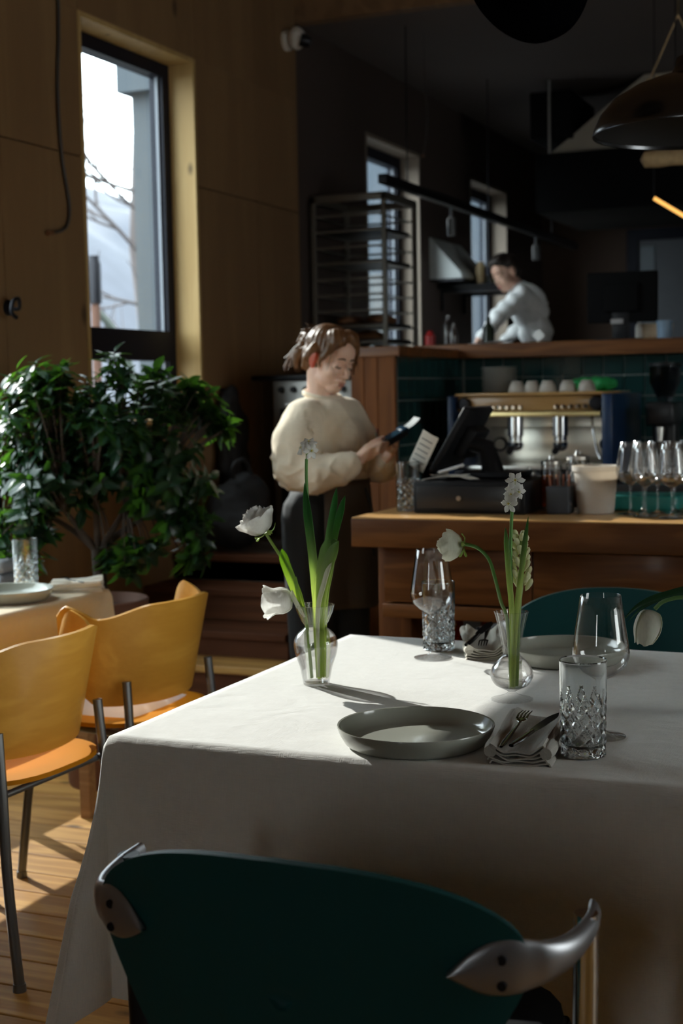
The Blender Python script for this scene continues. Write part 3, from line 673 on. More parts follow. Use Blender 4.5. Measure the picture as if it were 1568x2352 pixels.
def fork(label, a, b, mt=CUTL, roll=0):
    """a: handle end, b: tine tips"""
    a, b = Vector(a), Vector(b); L = (b-a).length; mb = MB()
    hp = spline([(0, 0, .0035, .0022), (.03, 0, .0068, .0024), (.09, 0, .005, .0022), (.135, -.002, .0028, .0022), (.15, -.0005, .0032, .002), (.162, .0015, .0105, .0012), (.17, .002, .012, .001)], 30)
    def st(u, v):
        i = u*30; k = min(int(i), 29); p = [lerp(hp[k][j], hp[k+1][j], i-k) for j in range(4)]; an = 2*PI*v
        return (p[2]*math.cos(an), p[0], p[1]+p[3]*math.sin(an))
    mb.grid(st, 40, 12)
    for k in range(4):
        x = (k-1.5)*.0066
        mb.tube(spline([(x*.92, .167, .002), (x, .185, .0045), (x*1.0, .205, .003), (x*.96, .222, .0015)], 8), [.0028, .0025, .0023, .0022, .002, .0018, .0016, .0013, .0008], 6, True, .55)
    o = mb.build('fork', mt, None, 60); tag(o, label, 'fork'); o.location = a
    s_ = L/.222; o.scale = (s_, s_, s_); o.rotation_euler = ((b-a).normalized()).to_track_quat('Y', 'Z').to_euler(); return o
def knife(label, a, b, mt=CUTL):
    a, b = Vector(a), Vector(b); L = (b-a).length; mb = MB()
    hp = spline([(0, .0055, .0034), (.03, .0075, .0038), (.08, .0062, .0034), (.098, .0052, .003)], 16)
    def hd(u, v):
        i = u*16; k = min(int(i), 15); p = [lerp(hp[k][j], hp[k+1][j], i-k) for j in range(3)]; an = 2*PI*v
        return (p[1]*math.cos(an), p[0], .004+p[2]*math.sin(an))
    mb.grid(hd, 24, 12)
    def bl(u, v): 
        y_ = .096+.12*u; wv = .0095*math.sin(min(1, (1-u)*3.2)*PI/2)*(.75+.25*smoothstep(0, .3, u))+.0006; x = (v-.45)*2*wv; return (x, y_, .005)
    mb.grid(bl, 20, 6, .0014)
    o = mb.build('knife', mt, None, 50); tag(o, label, 'knife'); o.location = a; s_ = L/.216; o.scale = (s_, s_, s_)
    o.rotation_euler = ((b-a).normalized()).to_track_quat('Y', 'Z').to_euler(); return o
fork('polished steel fork on the grey napkin, tines raised', (-.690, 2.268, .7785), (-.699, 2.466, .796))
knife('polished steel knife lying right of the fork on the grey napkin', (-.672, 2.268, .7785), (-.638, 2.452, .795))
knife('dark steel knife on the cream napkin by the far wine glass', (-1.035, 3.135, .780), (-1.045, 3.365, .797), CUTD)
fork('dark steel fork on the cream napkin by the far plate', (-1.045, 3.345, .797), (-1.000, 3.145, .781), CUTD)
fork('dark fork on the white napkin of the small table', (-2.55, 3.83, .786), (-2.68, 3.90, .788), CUTD)
# ------------------------------------------------------------ vases
def vase(label, c, prof, inner, ribs, zr, wl_, name='glass_vase'):
    t = thing(name, label, 'vase', c)
    fn = lambda a, i, z: 1+ribs[1]*abs(math.sin(a*ribs[0]/2))*smoothstep(zr[0], zr[0]+.012, z)*1.0 if i < len(prof) else 1+.5*ribs[1]*abs(math.sin(a*ribs[0]/2))*smoothstep(zr[0], zr[0]+.012, z)
    MB().lathe(prof+inner[::-1], 96, (0, 0, 0), False, fn).build('body', GLASS, t, 70)
    wp = [(max(0, r-.0009), z+.0006) for r, z in inner if z < wl_]
    lastr = wp[-1][0]; MB().lathe([(0, wp[0][1])]+wp+[(lastr, wl_), (0, wl_)], 48, (0, 0, 0), False).build('water', WATER, t, 60)
    return t
pL = spline([(.028, .001), (.0300, .012), (.0355, .040), (.0450, .068), (.0475, .092), (.0400, .110), (.0235, .1245), (.0225, .1285), (.0290, .146), (.0345, .160), (.0378, .173)], 44)
vase('clear ribbed amphora vase standing in the sun on the white cloth', (-1.254, 2.764, .751), [(0, .0)]+pL, [(0, .006)]+[(max(.001, r-.0022), z if z > .01 else .006) for r, z in pL], (18, .14), (.126, .2), .121)
pR = spline([(.0070, .0175), (.0140, .0215), (.0330, .031), (.0420, .045), (.0430, .055), (.0380, .070), (.0240, .086), (.0158, .094), (.0160, .104), (.0205, .135), (.0262, .165), (.0300, .181)], 44)
vr = vase('footed clear vase with a round bulb and fluted neck', (-.811, 2.745, .751), pR, [(0, .0225)]+[(max(.001, r-.0020), z) for r, z in pR if z > .0235], (14, .17), (.088, .2), .083)
MB().lathe([(0, .0005), (.041, .0005), (.0425, .0015), (.041, .003), (.026, .0065), (.012, .012), (.0068, .0175), (0, .0178)], 112, (0, 0, 0), False, lambda a, i, z: 1+.035*math.cos(a*22)*(1 if 1 <= i <= 5 else 0)).build('foot', FOOTG, vr, 40)
pS = spline([(.028, .001), (.034, .03), (.036, .06), (.028, .10), (.022, .125), (.028, .15), (.033, .165)], 30)
vase('clear bud vase holding the drooping white tulip, at the right edge', (-.395, 2.74, .751), [(0, 0)]+pS, [(0, .006)]+[(r-.0022, z if z > .01 else .006) for r, z in pS], (16, .04), (.125, .2), .10)
# ------------------------------------------------------------ flowers
WHITE = petal_mat('white_petal', (.93, .92, .88), (1.0, .98, .93), .52)
CREAM = petal_mat('cream_petal', (.92, .92, .80), (.98, .98, .84), .48)
TULIPP = petal_mat('tulip_petal', (.90, .90, .80), (.95, .95, .80), .35)
BUD = petal_mat('hyacinth_bud', (.80, .79, .52), (.85, .85, .50), .3)
LEAF = petal_mat('flower_leaf', (.035, .15, .045), (.10, .34, .05), .5, ((.58, .70, .30), (.90, .97, .42)), (.15, .37))  # pale root, carried upward to paint in the sun's glow low down
LEAFY = petal_mat('yellow_green_leaf', (.10, .28, .06), (.45, .68, .08), .55, ((.55, .66, .30), (.88, .95, .35)), (.14, .28))
LEAFD = petal_mat('dark_flower_leaf', (.03, .12, .05), (.06, .24, .06), .3)
STEM = petal_mat('flower_stem', (.16, .36, .10), (.30, .55, .10), .2, ((.50, .62, .36), (.7, .85, .35)), (.10, .24))
STEMY = petal_mat('pale_stem', (.36, .48, .18), (.5, .7, .15), .25)
SEPAL = petal_mat('sepal', (.42, .55, .18), (.6, .75, .2), .35)
YEL = mat('stamen_yellow', (.75, .55, .10), .6)
def frame_of(d):
    d = Vector(d).normalized(); q = d.to_track_quat('Z', 'Y').to_matrix().to_4x4(); return q
def blade(pts, wid, face=(0, -1, 0), fold=.35, nu=30, nv=6, twist=0, tip=.25, root=.5):
    """long leaf along pts with width profile, lengthwise fold"""
    P = spline(pts, nu); mb = MB(); face = Vector(face)
    def fn(u, v):
        i = min(int(round(u*nu)), nu); p = Vector(P[i]); t = (Vector(P[min(i+1, nu)])-Vector(P[max(i-1, 0)])).normalized()
        f2 = Matrix.Rotation(twist*u, 3, t) @ face; n = (f2-t*f2.dot(t)).normalized(); x = t.cross(n)
        wv = wid*(root+(1-root)*smoothstep(0, .35, u))*(1-smoothstep(1-tip, 1.0, u))**.6; s_ = (v-.5)*2
        return p+x*(s_*wv*.5)+n*(fold*wv*.5*(s_*s_)-.0003)
    return mb.grid(fn, nu, nv, .0009)
def petal(cf, phi, prof, wid, nu=8, nv=10, ruff=.0, off=0, rg=rnd):
    """petal on a cup: prof = [(r, z)] along the petal, wid(v) half angle"""
    P = spline(prof, nv); a1, a2 = rg.uniform(0, 6), rg.uniform(0, 6)
    def fn(u, v):
        j = min(int(round(v*nv)), nv); r, z = P[j]; s_ = u*2-1; a = phi+s_*wid(v); e = 1+ruff*math.sin(s_*4+a1+v*3)*v
        rr = (r+off)*e*(1-.06*s_*s_*v); return cf @ Vector((rr*math.cos(a), rr*math.sin(a), z+ruff*.3*r*math.sin(s_*3+a2)*v-.004*s_*s_*v*v))
    return MB().grid(fn, nu, nv, .0006)
def at(c, d): return Matrix.Translation(Vector(c)) @ frame_of(d)
def ranunculus(t, c, d, r, mt, seed, open_=.85, sep=True):
    rg = random.Random(seed); cf = at(c, d); s_ = r
    layers = [(7, 1.0, 1.0), (6, .86, .98), (6, .72, 1.0), (5, .58, 1.02), (5, .44, 1.0), (4, .28, .96)]
    for li, (n, k, h) in enumerate(layers):
        for i in range(n):
            ph = 2*PI*(i+.5*(li % 2))/n+rg.uniform(-.15, .15); lip = (1.12 if li == 0 else 1.0)*open_/.85
            pr = [(.06*s_, -.80*s_), (.62*k*s_, -.62*s_), (1.0*k*s_, -.10*s_), (1.02*k*s_*lip, (.18, .28, .36, .42, .45, .45)[li]*s_*h), ((.98, .88, .82, .78, .72, .60)[li]*k*s_*(lip**1.6), (.42, .60, .76, .88, .95, .98)[li]*s_*h+rg.uniform(-.07, .07)*s_)]
            W = rg.uniform(.62, .8)*(1 if li else .95)
            place(petal(cf, ph, pr, lambda v, W=W: W*math.sin(PI*min(1, .12+.70*v))**.6, 8, 9, .05, 0, rg), 'petal', mt, t)
    if sep:
        for i in range(5):
            ph = 2*PI*i/5+.4; pr = [(.05*s_, -.84*s_), (.30*s_, -.90*s_), (.62*s_, -.78*s_-.1*s_*(i % 2)), (.85*s_, -.95*s_+.30*s_*(i % 3))]
            place(petal(cf, ph, pr, lambda v: .42*(1-v)**.5+.06, 4, 6, .05, 0, rg), 'sepal', SEPAL, t)
def tulip(t, c, d, r, L, mt, seed, flare=0.0):
    rg = random.Random(seed); cf = at(c, d)
    for li in range(2):
        for i in range(3):
            ph = 2*PI*(i+.5*li)/3+rg.uniform(-.1, .1); k = 1-.10*li
            pr = [(.08*r, -L*.5), (.72*r*k, -L*.42), (1.0*r*k, -L*.12), (.98*r*k, L*.18), ((.62+flare)*r*k, L*.44+rg.uniform(0, .06)*L), ((.48+flare*1.3)*r*k, L*.5+rg.uniform(0, .1)*L)]
            place(petal(cf, ph, pr, lambda v: .95*math.sin(PI*(.10+.84*v))**.55, 10, 12, .05, -.0015*li, rg), 'petal', mt, t)
def floret(t, c, d, r, seed):
    rg = random.Random(seed); cf = at(c, d); mb = MB()
    for i in range(6):
        ph = 2*PI*i/6+rg.uniform(-.08, .08); pr = [(.10*r, 0), (.45*r, .05*r), (.78*r, .02*r), (1.0*r, -.04*r+rg.uniform(-.1, .1)*r)]
        place(petal(cf, ph, pr, lambda v: .16+.38*math.sin(PI*min(1, v*1.15+.02))**.8*(1-v*.35) if v < .97 else .05, 5, 7, .04, 0, rg), 'petal', WHITE, t)
    mb.lathe([(.12*r, 0), (.20*r, .10*r), (.24*r, .22*r), (.20*r, .20*r), (.10*r, .05*r)], 14, (0, 0, 0), False, None, cf); place(mb, 'corona', CREAM, t)
    place(MB().ell(cf @ Vector((0, 0, .16*r)), (.09*r, .09*r, .09*r), 8, 6), 'stamens', YEL, t)
def narcissus(label, stem, heads, r_stem):
    t = thing('narcissus', label, 'flower', stem[0])
    place(MB().tube(spline(stem, 24), r_stem, 10, True, .75), 'stem', STEM, t)
    top = Vector(stem[-1])
    for i, (c, d, r) in enumerate(heads):
        c = Vector(c); e = c-Vector(d).normalized()*.012
        place(MB().tube(spline([tuple(top), tuple(top.lerp(e, .5)+Vector((0, 0, .003))), tuple(e), tuple(c)], 8), [.0016]*5+[.0022, .0024, .0026, .0028], 8), 'pedicel', STEMY, t)
        floret(t, c, d, r, 20+i)
    return t
Yl = 2.764
n1 = narcissus('white narcissus tallest in the amphora vase, florets before the sweater', [(-1.250, Yl+.004, .762), (-1.248, Yl+.004, .92), (-1.255, Yl+.004, 1.017), (-1.263, Yl, 1.102), (-1.268, Yl, 1.186), (-1.267, Yl, 1.238)],
    [((-1.274, Yl-.008, 1.262), (-.6, -.6, .45), .018), ((-1.259, Yl-.004, 1.274), (.2, -.45, .8), .018), ((-1.250, Yl-.012, 1.256), (.75, -.6, .1), .019), ((-1.262, Yl+.012, 1.266), (.1, .8, .4), .016)], .0042)
place(blade([(-1.244, Yl-.002, .765), (-1.247, Yl-.004, .93), (-1.252, Yl-.005, 1.017), (-1.262, Yl-.005, 1.11), (-1.271, Yl-.004, 1.188)], .020, (.1, -1, 0), .5), 'leaf', LEAF, n1)
t = thing('narcissus_leaves', 'upright green narcissus leaves at the right of the amphora vase', 'leaves', (-1.243, Yl, .762))
for pts, wd, fc, mt_ in (([(-1.243, Yl+.01, .765), (-1.240, Yl+.012, .93), (-1.226, Yl+.014, 1.06), (-1.212, Yl+.014, 1.13), (-1.203, Yl+.012, 1.177)], .015, (.3, -1, 0), LEAF),
                    ([(-1.240, Yl+.014, .765), (-1.236, Yl+.018, .93), (-1.214, Yl+.02, 1.06), (-1.198, Yl+.02, 1.12), (-1.187, Yl+.02, 1.160)], .017, (-.1, -1, 0), LEAF),
                    ([(-1.243, Yl-.01, .768), (-1.242, Yl-.012, .91), (-1.232, Yl-.012, .99), (-1.222, Yl-.012, 1.04), (-1.215, Yl-.010, 1.072)], .026, (.5, -1, 0), LEAF),
                    ([(-1.238, Yl-.004, .768), (-1.235, Yl-.008, .91), (-1.222, Yl-.010, .985), (-1.204, Yl-.012, 1.035), (-1.190, Yl-.012, 1.066)], .028, (-.2, -1, 0), LEAF),
                    ([(-1.240, Yl+.004, .768), (-1.236, Yl+.002, .91), (-1.218, Yl+.002, 1.0), (-1.208, Yl+.004, 1.055), (-1.20, Yl+.004, 1.064)], .018, (.1, -1, 0), LEAF)):
    place(blade(pts, wd, fc, .45), 'leaf', mt_, t)
place(blade([(-1.240, Yl-.014, .77), (-1.236, Yl-.018, .91), (-1.218, Yl-.018, .98), (-1.205, Yl-.016, 1.02)], .016, (-.6, -1, 0), .6), 'leaf_sheath', CREAM, t)
t = thing('ranunculus', 'white ranunculus leaning left from the amphora vase', 'flower', (-1.262, Yl-.006, .765))
place(MB().tube(spline([(-1.262, Yl-.006, .765), (-1.276, Yl-.006, .91), (-1.300, Yl-.006, .97), (-1.325, Yl-.006, 1.018), (-1.352, Yl-.004, 1.056), (-1.364, Yl-.004, 1.074)], 24), .0034, 10), 'stem', STEMY, t)
ranunculus(t, (-1.383, Yl-.008, 1.101), (-.45, -.22, .8), .0355, WHITE, 3, .92)
place(blade([(-1.272, Yl-.012, .90), (-1.286, Yl-.014, .94), (-1.305, Yl-.014, .985), (-1.319, Yl-.012, 1.02), (-1.325, Yl-.010, 1.045)], .021, (.55, -1, 0), .5), 'leaf', LEAFY, t)
place(blade([(-1.270, Yl-.016, .90), (-1.280, Yl-.018, .935), (-1.286, Yl-.018, .965), (-1.289, Yl-.018, .987)], .012, (-.4, -1, 0), .5), 'leaf', LEAFY, t)
t = thing('white_tulip', 'white tulip drooping left over the amphora vase rim', 'flower', (-1.258, Yl-.014, .768))
place(MB().tube(spline([(-1.258, Yl-.014, .768), (-1.268, Yl-.018, .90), (-1.278, Yl-.02, .922), (-1.290, Yl-.022, .934), (-1.303, Yl-.024, .936)], 20), .0036, 10), 'stem', STEMY, t)
tulip(t, (-1.328, Yl-.026, .933), (-.95, -.35, -.10), .0300, .060, WHITE, 5, .62)
place(blade([(-1.268, Yl-.022, .90), (-1.280, Yl-.026, .925), (-1.291, Yl-.026, .945), (-1.297, Yl-.024, .958)], .014, (-.5, -1, .2), .5), 'leaf', CREAM, t)
Yr = 2.748
n2 = narcissus('white narcissus rising straight from the footed vase', [(-.811, Yr, .778), (-.811, Yr, .93), (-.812, Yr, 1.05), (-.810, Yr, 1.11), (-.808, Yr, 1.142)],
    [((-.798, Yr-.012, 1.197), (.25, -.9, .35), .020), ((-.806, Yr-.012, 1.170), (-.1, -1, .1), .018), ((-.793, Yr-.006, 1.174), (.6, -.7, -.1), .017), ((-.811, Yr-.012, 1.151), (-.25, -.95, 0), .020), ((-.814, Yr+.006, 1.18), (-.7, .4, .3), .015)], .0046)
t = thing('narcissus_leaves', 'two narrow green leaves flanking the narcissus in the footed vase', 'leaves', (-.811, Yr-.004, .778))
place(blade([(-.812, Yr-.004, .778), (-.809, Yr-.006, .93), (-.814, Yr-.006, 1.0), (-.818, Yr-.006, 1.06), (-.821, Yr-.006, 1.103)], .0115, (.2, -1, 0), .5), 'leaf', LEAF, t)
place(blade([(-.806, Yr-.006, .778), (-.797, Yr-.008, .93), (-.788, Yr-.010, 1.0), (-.780, Yr-.010, 1.06), (-.772, Yr-.010, 1.127)], .0125, (-.2, -1, 0), .5), 'leaf', LEAF, t)
t = thing('ranunculus', 'white ranunculus curving left from the footed vase', 'flower', (-.818, Yr+.002, .778))
place(MB().tube(spline([(-.814, Yr+.004, .778), (-.822, Yr+.004, .91), (-.834, Yr+.002, .95), (-.846, Yr, 1.00), (-.858, Yr, 1.036), (-.882, Yr, 1.059), (-.912, Yr, 1.066)], 30), .0036, 10), 'stem', STEM, t)
ranunculus(t, (-.938, Yr-.002, 1.062), (-.92, -.15, .05), .0305, CREAM, 8, .80)
t = thing('hyacinth', 'cream hyacinth in bud behind the narcissus of the footed vase', 'flower', (-.802, Yr+.006, .778))
place(MB().tube(spline([(-.804, Yr+.006, .778), (-.799, Yr+.010, .93), (-.794, Yr+.016, 1.0), (-.795, Yr+.016, 1.085)], 16), .0045, 10), 'stem', STEMY, t)
rg = random.Random(4)
for i in range(34):
    z = .972+.108*(i/33); a = i*2.399; rr = .010*(1-.45*(i/33)); L = .029*(1-.35*i/33)
    c = Vector((-.797+rr*math.cos(a), Yr+.018+rr*math.sin(a), z)); d = Vector((math.cos(a)*.55, math.sin(a)*.55, 1.0))
    place(MB().lathe([(.0008, 0), (.0040, .2*L), (.0058, .55*L), (.0048, .85*L), (.0006, L)], 10, (0, 0, 0), False, None, at(c, d)), 'bud', BUD, t)
Yt = 2.735
t = thing('white_tulip', 'white tulip hanging head down at the right edge, above the cloth', 'flower', (-.395, Yt, .765))
place(MB().tube(spline([(-.395, Yt, .765), (-.397, Yt, .90), (-.410, Yt, .955), (-.435, Yt, .974), (-.475, Yt, .975), (-.505, Yt, .966), (-.521, Yt, .951)], 30), .0040, 10), 'stem', STEM, t)
tulip(t, (-.535, Yt, .916), (-.25, -.1, -1), .0265, .066, TULIPP, 12, .10)
place(blade([(-.398, Yt-.006, .92), (-.44, Yt-.008, .985), (-.50, Yt-.008, .976), (-.55, Yt-.006, .955), (-.583, Yt-.004, .925)], .022, (0, -.6, 1), .5, tip=.5), 'leaf', LEAFD, t)
place(blade([(-.40, Yt+.006, .92), (-.44, Yt+.008, .978), (-.50, Yt+.008, .970), (-.545, Yt+.006, .950), (-.575, Yt+.004, .922)], .014, (0, -.4, 1), .5, tip=.5), 'leaf', LEAFD, t)
MATTE = mat('matte_black', (.004, .004, .0045), .8, 0, var=.1, spec=.1)
# ------------------------------------------------------------ bar counter
def cut(o, mb):
    """recess: subtract a closed shape from a part"""
    c = mb.build('cutter', None); md = o.modifiers.new('b', 'BOOLEAN'); md.object = c; md.operation = 'DIFFERENCE'; md.solver = 'EXACT'
    dg = bpy.context.evaluated_depsgraph_get(); me = bpy.data.meshes.new_from_object(o.evaluated_get(dg)); o.modifiers.clear(); o.data = me
    bpy.data.objects.remove(c)
def pill(x, z, hw, hh, n=8):
    p = [(x+hw-hh+hh*math.cos(a), z+hh*math.sin(a)) for a in [(-90+180*k/n)*PI/180 for k in range(n+1)]]
    return p+[(x-hw+hh+hh*math.cos(a), z+hh*math.sin(a)) for a in [(90+180*k/n)*PI/180 for k in range(n+1)]]
_pre = set(COL.objects)
bc = thing('bar_counter', 'oak bar counter with thick top and slotted drawers', 'counter', (-.35, 4.9, 0))
place(MB().box((-1.838, 4.545, .848), (1.2, 5.20, .940), .003), 'countertop', OAK, bc); place(MB().box((-1.836, 4.547, .9402), (1.198, 5.198, .945), .0015), 'sunlit_top', SUNOAK, bc)  # thin sheet of paler oak colours in the sun on the bar
place(MB().box((-1.74, 4.62, .62), (1.2, 5.15, .846)), 'carcass', mat('shadow_gap', (.015, .008, .005), .9), bc)
for i, (a, b) in enumerate(((-1.742, -1.249), (-1.244, -.70), (-.695, -.15), (-.145, .55))):
    o = place(MB().box((a, 4.585, .668), (b, 4.62, .842), .002), 'drawer_front', OAK, bc)
    cx = (-1.50, -.975, -.42, .2)[i]
    cut(o, MB().prism(pill(cx, .835 if 0 else .822, .082, .012), 1, 4.57, 4.612).xf(Matrix.Translation(-bc.location)))
place(MB().box((-1.745, 4.575, .618), (1.2, 4.62, .662), .003), 'bottom_rail', OAK, bc)
for x0 in (-1.80, -.70, .5): place(MB().box((x0, 4.68, -.03), (x0+.115, 4.80, .846), .004), 'post', OAKV, bc)
place(MB().box((-1.80, 4.70, .30), (1.2, 5.15, .33), .003), 'shelf', OAK, bc)
place(MB().box((-1.80, 5.13, -.03), (1.2, 5.15, .846)), 'back_panel', mat('dark_panel', (.03, .018, .01), .7), bc)
AMBER = glass('amber_liquid', (.85, .32, .05), .25, 1.4)
def bottle(label, c, h=.28, r=.036, mt=None, cat='bottle', group=None):
    o = MB().lathe([(0, .004), (r*.9, 0), (r, .006), (r, h*.58), (r*.92, h*.65), (r*.38, h*.78), (r*.36, h*.93), (r*.44, h*.94), (r*.44, h), (r*.3, h), (r*.3, h*.80), (r*.85, h*.63), (r*.9, h*.1), (0, h*.06)], 24, (0, 0, 0), False).build('bottle', mt or GLASS, None, 40)
    o.location = c; tag(o, label, cat, group); return o
for x, y_, l in ((-1.60, 4.92, 'amber bottle on the shelf under the bar, left one'), (-1.50, 4.90, 'amber bottle on the shelf under the bar, middle one'), (-1.42, 4.95, 'amber bottle on the shelf under the bar, right one')):
    bottle(l, (x, y_, .331), .27, .038, AMBER)
bl = MB().lathe([(0, .002), (.05, 0), (.075, .03), (.08, .055), (.076, .056), (.070, .032), (.046, .006), (0, .006)], 32, (0, 0, 0), False).build('bowl', CHROME, None, 50); bl.location = (-1.70, 4.93, .331); tag(bl, 'small shiny bowl on the shelf under the bar', 'bowl')

# ------------------------------------------------------------ on the bar
BZ = .946
t = thing('cash_drawer', 'black cash drawer box on the bar under the tilted screen', 'cash drawer', (-1.53, 4.93, BZ))
place(MB().box((-1.690, 4.73, BZ), (-1.310, 5.13, BZ+.104), .004), 'body', BLACKP, t); place(MB().box((-1.675, 4.722, BZ+.012), (-1.325, 4.731, BZ+.090), .002), 'drawer_front', mat('drawer_black', (.02, .02, .022), .3), t)
place(MB().lathe([(0, 0), (.008, 0), (.008, .004), (0, .004)], 12, (0, 0, 0), False, None, Matrix.Translation((-1.53, 4.722, BZ+.05)) @ Matrix.Rotation(PI/2, 4, 'X')), 'lock', STEEL, t)
t = thing('till_screen', 'black tilted touch screen of the till with paper notes', 'screen', (-1.60, 4.98, BZ+.105))
Ms = Matrix.Translation((-1.612, 5.01, 1.180)) @ Matrix.Rotation(R(31), 4, 'Y')
place(MB().box((-.012, -.14, -.125), (.012, .14, .125), .005, Ms), 'panel', BLACKP, t)
place(MB().box((-.0135, -.125, -.11), (-.0121, .125, .11), 0, Ms), 'glass', mat('screen_glass', (.01, .01, .013), .05), t)
place(MB().tube([(-1.60, 4.98, 1.175), (-1.515, 4.98, 1.15), (-1.49, 4.98, BZ+.115)], [.03, .032, .04], 12), 'stand', BLACKP, t); place(MB().box((-1.59, 4.88, BZ+.105), (-1.38, 5.08, BZ+.125), .006), 'base', BLACKP, t)
place(MB().box((.012, -.06, -.05), (.05, .10, .06), .006, Ms), 'rear_housing', BLACKP, t)
pm = mat('note_paper', (.72, .68, .60), .8)
Mp = Matrix.Translation((-1.690, 4.83, 1.145)) @ Matrix.Rotation(R(29), 4, 'Y') @ Matrix.Rotation(R(8), 4, 'X')
nt_ = place(MB().grid(lambda u, v: Mp @ Vector((.062*(u-.5), -.004*math.sin(3*u), .135*(v-.5))), 6, 8, .0012), 'paper_note', pm, t)
for k in range(5): place(MB().box((-.022, -.0062, -.040+.02*k), (.020, -.0048, -.0375+.02*k), 0, Mp), 'written_line', mat('ink', (.10, .09, .09), .9), nt_)
t = thing('receipt_slips', 'loose white slips and pen lying on the cash drawer', 'paper', (-1.62, 4.84, BZ+.105))
for k, (x, y_, a) in enumerate(((-1.615, 4.80, .2), (-1.56, 4.82, -.3), (-1.60, 4.84, .5))):
    M_ = Matrix.Translation((x, y_, BZ+.1065+.002*k)) @ Matrix.Rotation(a, 4, 'Z')
    place(MB().grid(lambda u, v: M_ @ Vector((.13*(u-.5), .055*(v-.5), .012*abs(math.sin(2.2*u+k)))), 8, 3, .0008), 'slip', pm, t)
place(MB().tube([(-1.62, 4.78, BZ+.13), (-1.54, 4.81, BZ+.155)], .005, 8), 'pen', mat('white_pen', (.8, .8, .8), .3), t)
highball('diamond-cut tall tumbler at the bar\'s left end by the till', (-1.735, 4.80, BZ), .2)
t = thing('pen_cup', 'dark square cup of pencils on the bar beside the bucket', 'cup', (-1.21, 4.80, BZ))
o = place(MB().box((-1.25, 4.765, BZ), (-1.175, 4.835, BZ+.088), .004), 'cup', mat('slate_cup', (.05, .055, .065), .6), t)
cut(o, MB().box((-.034, -.029, .006), (.029, .029, .2)))
for k in range(7): place(MB().tube([(-1.235+.008*k, 4.80+.004*(k % 3), BZ+.012), (-1.245+.011*k, 4.80+.012*(k % 3-1), BZ+.125+.012*(k % 2))], .0034, 6), 'pencil', mat('pencil_%d' % (k % 2), ((.30, .10, .05), (.10, .08, .07))[k % 2], .5), t)
def jar(label, c, r, h, fill, mt, cat='jar'):
    t = thing('glass_jar', label, cat, c)
    place(MB().lathe([(0, .003), (r*.95, 0), (r, .006), (r, h*.9), (r*.9, h), (r*.86, h), (r*.93, h*.88), (r*.93, .01), (0, .008)], 28, c, False), 'body', GLASS, t, 40)
    if fill: place(MB().lathe([(0, .0088), (r*.91, .0105), (r*.91, h*fill), (0, h*fill)], 24, c, False), 'contents', mt, t, 40)
    place(MB().lathe([(0, h+.001), (r*.95, h+.001), (r*.95, h+.012), (r*.3, h+.018), (r*.22, h+.03), (0, h+.034)], 24, c, False), 'lid', STEEL, t, 40)
    return t
jar('amber syrup jar with steel lid behind the pen cup', (-1.275, 4.93, BZ), .036, .15, .75, AMBER)
jar('clear jar with steel lid right of the amber syrup jar', (-1.19, 4.95, BZ), .04, .165, .5, mat('dark_tea', (.10, .04, .015), .5))
jar('low wide jar of orange sauce behind the cash drawer', (-1.42, 5.165, BZ), .03, .10, .6, mat('orange_sauce', (.65, .12, .02), .4))
t = thing('white_bucket', 'white translucent plastic bucket with rim on the sunny bar', 'bucket', (-1.105, 4.84, BZ))
BUCK = mat('milky_plastic', (.88, .84, .78), .45, transl=.38, tcol=(.85, .78, .68), var=.1, scale=18)
place(MB().lathe([(0, .002), (.056, 0), (.058, .004), (.070, .135), (.076, .136), (.077, .152), (.0725, .153), (.0715, .14), (.068, .136), (.0555, .008), (0, .006)], 48, (-1.105, 4.84, BZ), False), 'tub', BUCK, t, 40)
place(MB().lathe([(0, .008), (.055, .0085), (.0665, .11), (.03, .118), (0, .12)], 32, (-1.105, 4.84, BZ), False), 'contents', mat('crushed_ice', (.75, .72, .68), .6, bump=.8, bscale=60), t, 40)
place(MB().tube(spline([(-1.180, 4.84, BZ+.14), (-1.188, 4.80, BZ+.10), (-1.180, 4.775, BZ+.055), (-1.165, 4.765, BZ+.03)], 12), .0022, 6), 'bail_handle', CHROME, t)
t = thing('teal_tray', 'teal plastic tray on the bar behind the wine glasses', 'tray', (-.98, 5.02, BZ))
o = place(MB().box((-1.10, 4.93, BZ), (-.86, 5.11, BZ+.05), .008), 'tray', mat('teal_plastic', (.02, .22, .19), .4), t); cut(o, MB().box((-.112, -.082, .006), (.112, .082, .1)))
WGM = None
for i, (x, y_) in enumerate(((-.985, 4.80), (-.962, 4.885), (-.925, 4.735), (-.905, 4.83), (-.865, 4.90), (-.838, 4.70), (-.812, 4.80), (-.775, 4.87), (-.760, 4.72), (-.71, 4.79), (-.69, 4.90))):
    if WGM is None:
        o = wine('x', (x, y_, BZ), BARGLASS, n=28); WGM = o.data
    else: o = bpy.data.objects.new('wine_glass', WGM); COL.objects.link(o); o.location = (x, y_, BZ)
    o.scale = (.9, .9, .89); tag(o, ('wine glass next to the white bucket, leftmost of the bar cluster' if i == 0 else '%s wine glass from the white bucket in the bar cluster' % ('second third fourth fifth sixth seventh eighth ninth tenth last'.split()[i-1])), 'wine glass', 'wine glasses clustered on the bar')

for o in COL.objects:
    if o not in _pre and o.parent is None: o.location += Vector((.055, -.32, .03))

